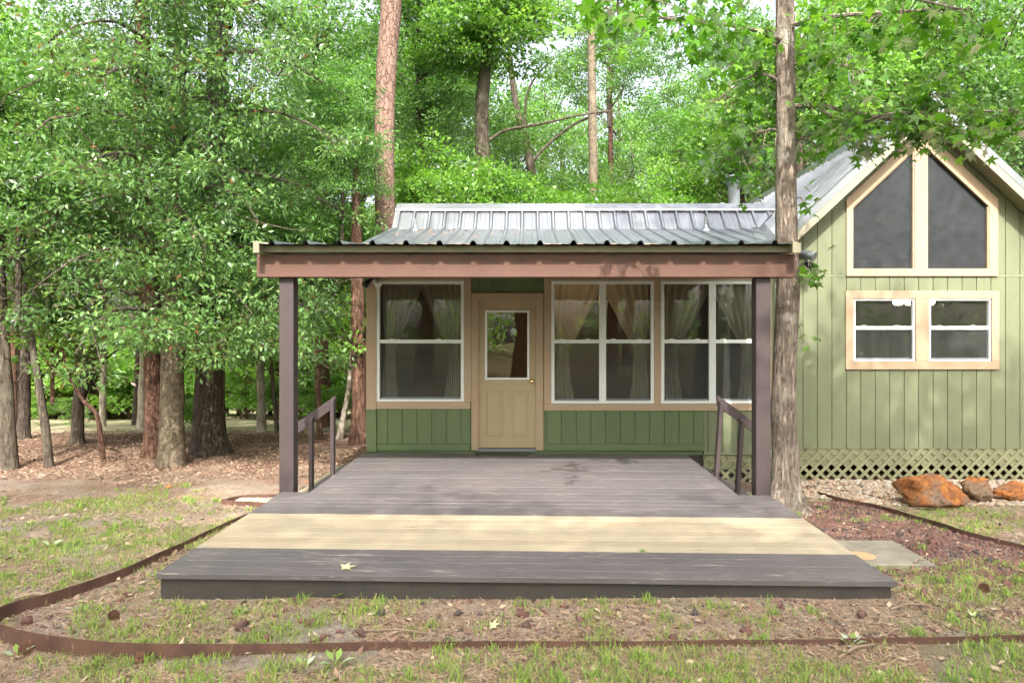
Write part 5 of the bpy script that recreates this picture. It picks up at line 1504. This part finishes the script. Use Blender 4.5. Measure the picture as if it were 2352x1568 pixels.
px_tree('slim grey-brown tree just right of the dark oak', [(513, 1016), (512, 960), (511, 900), (512, 820), (513, 680)], 13.4, [.055, .048, .044, .04, .03], MAT['bark_grey'], [(515, 600, 13.4, 1.5, 'b')], flare=0.25, seed=11, sides=9)
px_tree('thin leaning tree just left of the left porch post', [(637, 1000), (632, 940), (626, 870), (620, 790), (612, 660)], 13.8, [.045, .040, .037, .033, .025], MAT['bark_grey'], [(610, 580, 13.8, 1.4, 'b')], flare=0.2, seed=12, sides=8)
px_tree('straight dark young tree right of the left porch post', [(735, 1018), (733, 950), (730, 870), (727, 780), (724, 640)], 12.8, [.055, .048, .045, .042, .03], MAT['bark_brown'], [(722, 600, 12.9, 1.5, 'b')], flare=0.3, seed=13, sides=9)
px_tree('leaning pinkish tree seen between handrail and cabin', [(780, 1018), (787, 965), (795, 925), (802, 880), (808, 800)], 12.9, [.065, .055, .05, .045, .035], MAT['bark_white'], [(815, 740, 13.0, 1.2, 't')], flare=0.2, seed=14, sides=9)
px_tree('thick red-brown trunk touching the left cabin corner', [(826, 1016), (825, 940), (824, 800), (822, 690), (820, 600), (819, 520), (818, 430), (816, 330)], 12.4, [.145, .135, .13, .125, .11, .085, .06, .03], MAT['bark_brown'], [(785, 400, 12.2, 0.95, 'b'), (760, 260, 12.2, 1.0, 'b')], flare=0.30, seed=15, sides=14, name='pine_tree')
px_tree('tall pinkish pine with plated bark rising behind the left roof end', [(889, 990), (887, 700), (886, 545), (883, 400), (884, 250), (890, 120), (899, 0), (906, -250), (910, -600)], 13.4, [.21, .20, .195, .192, .19, .195, .20, .17, .13], MAT['bark_pine'], [(915, -800, 13.6, 3.0, 'c')], flare=0.2, seed=16, sides=18, jitter=0.05, name='pine_tree')
px_tree('stout lichen-grey trunk above the middle of the wing roof', [(1106, 960), (1107, 600), (1108, 370), (1107, 260), (1112, 180), (1124, 60), (1132, -150)], 17.0, [.20, .19, .18, .165, .15, .12, .08], MAT['bark_grey'], [(1120, 90, 16.6, 2.0, 'd'), (1210, 40, 16.9, 1.3, 'd'), (1050, 130, 16.8, 1.3, 'd')], flare=0.1, seed=17, sides=14, extra=[([(1115, 330), (1160, 300), (1240, 285), (1330, 265), (1400, 255)], [.045, .038, .032, .026, .018])])
px_tree('slim bare-stemmed pine standing against the sky gap', [(1362, 930), (1362, 600), (1363, 415), (1361, 300), (1359, 160), (1358, 20), (1357, -200)], 19.5, [.14, .13, .125, .12, .115, .10, .07], MAT['bark_pale'], [(1350, -260, 19.8, 2.6, 'c')], flare=0.1, seed=18, name='pine_tree')
px_tree('curving grey tree right of the tall pinkish pine', [(975, 940), (973, 500), (968, 240), (962, 150), (948, 80), (930, 20), (915, -80)], 18.0, [.15, .14, .13, .12, .11, .09, .06], MAT['bark_grey'], [(960, 60, 17.6, 2.0, 'b'), (985, 300, 17.6, 1.7, 'b')], flare=0.1, seed=19, extra=[([(966, 200), (985, 160), (1000, 100)], [.06, .05, .03])])
px_tree('spreading tree whose long bough crosses the sky gap', [(1260, 940), (1245, 600), (1225, 430), (1210, 330), (1185, 240), (1170, 120)], 21.0, [.16, .15, .14, .12, .10, .07], MAT['bark_grey'], [(1150, 330, 21.0, 1.6, 'e'), (1300, 180, 20.6, 1.25, 'e'), (1480, 175, 20.8, 1.5, 'e'), (1560, 320, 20.8, 1.2, 'e')], flare=0.1, seed=20,
        extra=[([(1218, 380), (1250, 340), (1320, 285), (1390, 255), (1420, 225), (1435, 190)], [.055, .048, .042, .036, .028, .02]), ([(1205, 320), (1210, 220), (1240, 165), (1280, 130)], [.045, .038, .028, .02])])

# ---------- big fine-leaved evergreen filling the left
def evergreen():
    base = at(396, 1060, 10.4); base.z = ground_z(base.x, base.y)
    t = thing('evergreen_tree', base, 'big fine-leaved evergreen with a pale bumpy twin trunk filling the left', 'tree')
    def lob2(i, an, p): return 1 + 0.16*math.cos(2*an+0.3) + 0.07*mnoise.noise((math.cos(an)*2, math.sin(an)*2, p.z*3.5)) + 0.05*mnoise.noise((math.cos(an)*5, math.sin(an)*5, p.z*9))
    path = [(396, 1060), (394, 1020), (395, 900), (396, 780), (402, 620), (404, 450), (408, 250), (418, 50), (424, -200), (430, -500)]
    pts = [at(u, v, 10.4) for u, v in path]; pts[0].z = base.z-0.05
    sm = catmull([tuple(p)+(r,) for p, r in zip(pts, [.200, .168, .150, .142, .135, .12, .10, .08, .05, .02])], 7)
    MB().tube([q[:3] for q in sm], [q[3] for q in sm], 20, lob=lob2).build('trunk', MAT['bark_pale'], t, smooth=True)
    rng = np.random.default_rng(77)
    cx, cy = base.x, base.y
    # limbs leave the trunk and droop; foliage clumps follow them
    C = []; limb = MB()
    nl = 64
    for k in range(nl):
        z0 = 1.3 + 9.2*(k/nl)**0.9; an = k*2.399 + rng.uniform(-0.3, 0.3)
        reach = (3.3 if z0 < 6.5 else 3.3*(1-(z0-6.5)/6.5)) * rng.uniform(0.62, 1.08)
        if math.cos(an) > 0.45: reach *= 0.84                   # short of the pine by the roof
        if math.sin(an) < -0.2: reach *= 0.72                   # toward the viewer a little shorter
        d = Vector((math.cos(an), math.sin(an), 0)); ps = []
        for q in range(7):
            s = q/6; up = 0.55*math.sin(s*2.0) - 0.75*s*s
            ps.append(Vector((cx, cy, z0)) + d*reach*s + Vector((0, 0, up)) + Vector((rng.uniform(-.09, .09), rng.uniform(-.09, .09), rng.uniform(-.07, .07)))*s)
        limb.tube(ps, [0.036*(1-q/6.6)+0.005 for q in range(7)], 6, cap=False)
        for q in range(2, 7):
            for _ in range(4 if q > 3 else 2):
                off = Vector((rng.normal(0, 0.32), rng.normal(0, 0.32), rng.normal(0, 0.26)-0.06)); c = ps[q]+off
                if c.z < 0.95 + 0.5*mnoise.noise((c.x*1.5, c.y*1.5, 0)): continue
                C.append(tuple(c))
                if rng.uniform() < 0.55:
                    limb.tube([ps[q], ps[q].lerp(c, 0.6)+Vector((0, 0, -0.04)), c], [0.010, 0.007, 0.003], 4, cap=False)
    limb.build('limbs', MAT['bark_grey'], t)
    # low hanging skirt to the right, as seen beside the left post
    for k in range(150):
        u, v, d = rng.uniform(330, 850), rng.uniform(560, 850), rng.uniform(9.0, 12.0)
        if u > 730: d = rng.uniform(12.7, 13.6)
        if v > 850 - 0.35*abs(u-520)*0.6: continue
        C.append(tuple(at(u, v, d)))
    for k in range(85):
        u, v, d = rng.uniform(-40, 330), rng.uniform(300, 690), rng.uniform(9.4, 12.0); C.append(tuple(at(u, v, d)))
    for k in range(170):
        u, v, d = rng.normal(400, 95), rng.uniform(-60, 800), rng.uniform(9.0, 10.1); C.append(tuple(at(u, v, d)))
    C = np.array(C)
    Rr = rng.uniform(0.20, 0.36, len(C))
    P, D, N, L, W = sprays(C, Rr, 56, 0.086, 0.42, rng, up=0.65, flat=0.55, droop=0.25)
    V, Q = leaf_quads(P, D, N, L, W)
    tone = np.repeat(rng.uniform(-0.25, 0.25, len(C)), 56)
    o = obj('crown', mesh_np('crown', V, Q, MAT['leaf_holly'], np.clip(0.45+tone+rng.normal(0, 0.22, len(P)), 0, 1)), t)
    return len(P)
evergreen()

# ---------- crowded wood behind and beside the cabin
def bg_tree(u, d, zc, r, var, label, group, seed, zsc=1.0):
    p = at(u, 900, d); g = ground_z(p.x, d); t = thing('broadleaf_tree', (p.x, d, g), label, 'tree', group)
    rr = 0.055*r + 0.02
    rng = random.Random(seed); k = rng.uniform(-0.25, 0.25)
    trunk_obj(t, [(p.x, d, g), (p.x+k*0.5, d, g+(zc-g)*0.35), (p.x+k, d+0.1, g+(zc-g)*0.7), (p.x+0.2*k, d, zc-0.2*r)], [rr, rr*0.85, rr*0.7, rr*0.5], MAT[['bark_grey', 'bark_brown', 'bark_dark'][seed % 3]], 9, 0.08, seed, 0.2)
    put_crown(t, (p.x, d, zc), r, var, seed*1.7, zsc)
BG = [(750,17,6.6,2.0,'b'),(735,21,9.8,2.6,'b'),(40,15.0,7.0,1.8,'b'),(-110,15.5,6.4,2.8,'a'),(640,31,9.2,3.2,'e'),(820,26,8.5,3.4,'b'),(230,34,9.6,4.2,'e'),(560,35,9.5,4.2,'a'),(700,36,9.0,4.4,'b'),(400,38,9.4,4.8,'a'),(80,36,9.4,4.6,'a'),(-150,33,9.0,4.5,'b'),(840,18,3.0,1.8,'d')]
for i, a in enumerate(BG):
    bg_tree(*a, 'leafy tree crowding the wood left of the cabin', 'trees crowding the wood on the left', 100+i)
BG2 = [(1080,15.8,4.3,1.75,'d'),(1230,16.0,3.95,1.6,'d'),(1390,16.4,3.9,1.6,'d'),(950,16.2,4.4,1.7,'a'),(1020,23,8.6,3.2,'b'),(940,26,9.5,3.8,'b'),(1300,22,5.2,2.2,'b'),(1470,24,4.9,2.5,'c'),(1600,27,5.6,2.8,'c'),(1560,20,4.6,1.9,'a'),(1450,30,8.4,2.3,'e'),(1620,34,9.8,2.8,'e'),(1290,32,10.0,2.4,'e'),(1720,36,9.5,3.2,'c'),(1180,27,8.0,2.6,'b'),(1520,38,11.5,3.0,'e'),(1380,34,8.6,2.6,'e'),(1400,25,11.6,2.2,'e'),(1700,24,10.8,2.2,'e'),(1560,31,11.0,2.4,'e'),(1660,29,10.2,2.4,'a'),(1420,40,13.0,3.2,'e'),(1250,36,12.6,3.0,'e')]
for i, a in enumerate(BG2):
    bg_tree(*a, 'leafy tree standing behind the wing roof', 'trees behind the wing roof', 140+i)
BG3 = [(1700,20,6.3,2.5,'a'),(1760,26,8.6,3.4,'e'),(1840,17.5,7.4,2.3,'a'),(1960,19.5,8.6,3.0,'a'),(2090,22,8.8,3.6,'c'),(2230,18,8.4,3.0,'b'),(2360,16.5,6.2,2.6,'b'),(2420,21,8.0,3.6,'a'),(2020,29,10.0,4.8,'c'),(2200,28,6.5,4.4,'b'),(1880,24,5.2,2.8,'b'),(2480,15,5.0,2.6,'c')]
for i, a in enumerate(BG3):
    bg_tree(*a, 'leafy tree rising behind the gabled main roof', 'trees behind the main roof', 170+i)
# undergrowth saplings and shrubs in the wood
rng = random.Random(5)
for i in range(96):
    d = rng.uniform(23, 33) if i > 5 else rng.uniform(14.8, 19); u = rng.uniform(-60, 880)
    x = (u-U0)/F*d; g = ground_z(x, d); r = rng.uniform(1.2, 2.3) if d > 20 else rng.uniform(0.5, 0.8); h = rng.uniform(0.5, 1.2)*r
    t = thing('undergrowth_sapling', (x, d, g), 'low bushy sapling in the undergrowth of the left wood', 'sapling', 'undergrowth in the left wood')
    put_crown(t, (x, d, g+h), r, rng.choice(['s', 't']), rng.uniform(0, 6), 0.9, SV)
for i in range(22):
    d = rng.uniform(17, 34); u = rng.uniform(-40, 840)
    x = (u-U0)/F*d; g = ground_z(x, d); h = rng.uniform(7, 10); r = rng.uniform(0.05, 0.10)
    t = thing('slender_tree', (x, d, g), 'slender bare trunk deep in the left wood', 'tree', 'slender trunks deep in the left wood')
    k = rng.uniform(-0.5, 0.5)
    trunk_obj(t, [(x, d, g), (x+k*0.4, d, g+h*0.4), (x+k, d, g+h)], [r*1.1, r*0.9, r*0.5], MAT[rng.choice(['bark_grey', 'bark_brown', 'bark_dark', 'bark_white'])], 8, 0.06, i, 0.2)
    put_crown(t, (x+k, d, g+h), rng.uniform(0.7, 1.0), rng.choice(['a', 'b']), rng.uniform(0, 6))

# ---------- far wood all round, one mass
def far_wood():
    r = np.random.default_rng(91); n = 3000
    an = r.uniform(0, 2*math.pi, n); rad = r.uniform(36, 54, n)
    x = np.sin(an)*rad; y = np.cos(an)*rad + 4
    hmax = 11.0 + 3.0*np.sin(an*7)+2*np.sin(an*17+1)
    back = y < 0
    hmax = np.where(back, hmax+5, hmax)
    z = np.array([ground_z(a, b) for a, b in zip(x, y)]) + r.uniform(0, 1, n)**0.85*hmax
    C = np.stack([x, y, z], 1)
    P, D, N, L, W = sprays(C, r.uniform(1.2, 2.4, n), 40, 0.42, 0.6, r, up=0.6, flat=0.6, droop=0.3)
    V, Q = leaf_quads(P, D, N, L, W)
    tone = np.repeat(r.uniform(-0.25, 0.25, n), 40)
    tag(obj('far_wood', mesh_np('far_wood', V, Q, MAT['leaf_far'], np.clip(0.45+tone+r.normal(0, 0.2, len(P)), 0, 1))), 'distant green wood closing the view on all sides', 'wood', kind='stuff')
far_wood()
# ---------- trees placed unseen behind the viewer to shade the yard, also mirrored in the panes
for i, (x, y, zc, r, var) in enumerate(BEHIND):
    g = ground_z(x, y); t = thing('shade_tree', (x, y, g), 'tall unseen tree behind the viewer, placed to shade the yard, mirrored in the panes', 'tree', 'unseen shade trees behind the viewer')
    trunk_obj(t, [(x, y, g), (x+0.2, y, g+(zc-g)*0.4), (x, y, zc)], [0.26, 0.21, 0.12], MAT['bark_brown'], 12, 0.1, i, 0.3)
    put_crown(t, (x, y, zc), r, var, i*2.2, 0.9)

# ---------- sweetgum in front of the gable
def sweetgum():
    base = at(1804, 1150, 7.95); base.z = ground_z(base.x, base.y)
    t = thing('sweetgum_tree', base, 'grey-barked sweetgum with star leaves standing beside the right porch post', 'tree')
    path = [(1806, 1150), (1804, 1110), (1803, 1040), (1800, 950), (1801, 850), (1808, 740), (1810, 640), (1806, 520), (1806, 380), (1805, 250), (1803, 120), (1802, 0), (1800, -200), (1798, -500)]
    rad = [.150, .145, .142, .138, .134, .130, .126, .120, .115, .112, .108, .10, .085, .05]
    pts = [at(u, v, 7.95) for u, v in path]; pts[0].z = base.z - 0.02
    trunk_obj(t, pts, rad, MAT['bark_gum'], 26, 0.10, 31, 1.0)
    rng = np.random.default_rng(5)
    br = MB(); C = []                                # C: (point, spread, n)
    def bough(pxs, r0, n, spread, droop=0.16, own=False):
        nonlocal br
        keep = br
        if own: br = MB()
        ps = [at(u, v, d) for u, v, d in pxs]; ps = [Vector(q) for q in catmull([tuple(p) for p in ps], 5)]
        br.tube(ps, [r0*(1-0.9*k/len(ps))+0.003 for k in range(len(ps))], 6, cap=False)
        for _ in range(n):
            s = rng.uniform(0.12, 1.0); b = ps[min(len(ps)-1, int(s*len(ps)))]
            c = b + Vector((rng.normal(0, spread), rng.normal(0, spread), rng.normal(-droop*0.5, spread*0.75)))
            br.tube([b, b.lerp(c, 0.55)+Vector((0, 0, 0.03)), c], [0.006, 0.004, 0.002], 4, cap=False)
            C.append(c)
        if own:
            br.build('twig', MAT['bark_gum'], t); br = keep
    bough([(1822, 245, 7.9), (1880, 243, 7.7), (1960, 258, 7.4), (2060, 275, 7.1), (2160, 262, 6.9), (2260, 255, 6.8), (2380, 262, 6.7)], 0.030, 70, 0.17)
    bough([(1880, 248, 7.7), (1950, 285, 7.3), (2040, 262, 6.9), (2110, 258, 6.7), (2165, 275, 6.6)], 0.016, 28, 0.13)
    bough([(2060, 268, 7.0), (2110, 235, 6.9), (2150, 215, 6.8), (2185, 225, 6.7)], 0.010, 16, 0.09)
    bough([(1815, 60, 7.9), (1900, 40, 7.4), (2010, 30, 6.9), (2120, 25, 6.5), (2230, 20, 6.2)], 0.026, 52, 0.16)
    bough([(1815, 150, 7.9), (1870, 140, 7.8), (1930, 150, 7.9), (1990, 165, 8.2)], 0.016, 26, 0.24)
    bough([(1795, 90, 7.9), (1740, 70, 7.6), (1660, 55, 7.2), (1560, 45, 6.8), (1460, 35, 6.5), (1390, 20, 6.3)], 0.026, 70, 0.20)
    bough([(1795, 190, 7.9), (1750, 170, 8.0), (1700, 190, 8.2), (1650, 230, 8.4)], 0.018, 40, 0.30)
    bough([(1797, 300, 7.9), (1760, 300, 8.1), (1720, 330, 8.3), (1690, 370, 8.5)], 0.014, 34, 0.28)
    bough([(1815, 330, 7.9), (1850, 320, 8.1), (1890, 345, 8.3)], 0.010, 8, 0.16)
    bough([(1800, -120, 7.9), (1700, -60, 6.6), (1560, -10, 5.6), (1420, 0, 5.0)], 0.026, 20, 0.22)
    bough([(1800, -120, 7.9), (1950, -60, 6.6), (2080, -10, 5.8), (2200, 20, 5.3)], 0.026, 16, 0.20)
    bough([(1826, 618, 7.85), (1842, 606, 7.8), (1858, 596, 7.75)], 0.006, 6, 0.06, own=True)
    bough([(1828, 458, 7.9), (1842, 450, 7.85)], 0.004, 3, 0.05, own=True)
    bough([(1830, 750, 7.85), (1842, 745, 7.8)], 0.003, 1, 0.03, own=True)
    br.build('limbs', MAT['bark_gum'], t)
    # leaves: five to eight to a twig
    T = []
    for c in C:
        for _ in range(int(rng.integers(6, 11))):
            p = c + Vector((rng.normal(0, 0.085), rng.normal(0, 0.085), rng.normal(-0.02, 0.07)))
            an = rng.uniform(0, 6.283); D = Vector((math.cos(an), math.sin(an), -rng.uniform(0.1, 1.1))).normalized()
            N = Vector((rng.normal(0, 0.5), rng.normal(0, 0.5), 1.0)).normalized(); S = N.cross(D).normalized(); N = D.cross(S)
            M = Matrix((D, S, N)).transposed().to_4x4(); M.translation = p
            T.append((p, M, rng.uniform(0.115, 0.18)))
    def over_trunk(p):
        u = U0+p.x/p.y*F; return 1770 < u < 1838 and p.y < 8.0
    T = [q for q in T if not (over_trunk(q[0]) and rng.uniform() < 0.88)]
    # a high crown out of view keeps the tree whole
    def scr(x):
        p = x[0]; u = U0+p.x/p.y*F; v = V0-(p.z-EYE)/p.y*F
        return (0 if (-20 < u < 2372 and -10 < v < 1568) else 100) + p.y/x[2]*0.13
    T.sort(key=scr)
    tmpl = [star_me('leaf', MAT['leaf_gum'], 0.15+0.12*k, 0.6+0.25*k) for k in range(6)]
    for (p, M, s) in T[:300]:
        o = bpy.data.objects.new('leaf', tmpl[int(rng.integers(6))]); COL.objects.link(o); o.parent = t
        o.matrix_parent_inverse = Matrix.Translation(-Vector(t.location)); o.matrix_basis = M @ Matrix.Scale(s*1.22, 4)
    V, L = [], []
    for (p, M, s) in T[300:]:
        A = np.array(M)[:3,:3]; V.append((STAR*s*1.22) @ A.T + np.array(p)[None,:]); L.append(float(np.clip(rng.normal(0.5, 0.25), 0, 0.96)))
    V = np.concatenate(V); Q = np.arange(len(V)).reshape(-1, 11)
    o = obj('leaves', mesh_np('leaves', V, Q, MAT['leaf_gum'], np.array(L)), t); o['kind'] = 'stuff'
    put_crown(t, (base.x+0.3, base.y+0.4, 10.3), 3.2, 'a', 0.4)
sweetgum()
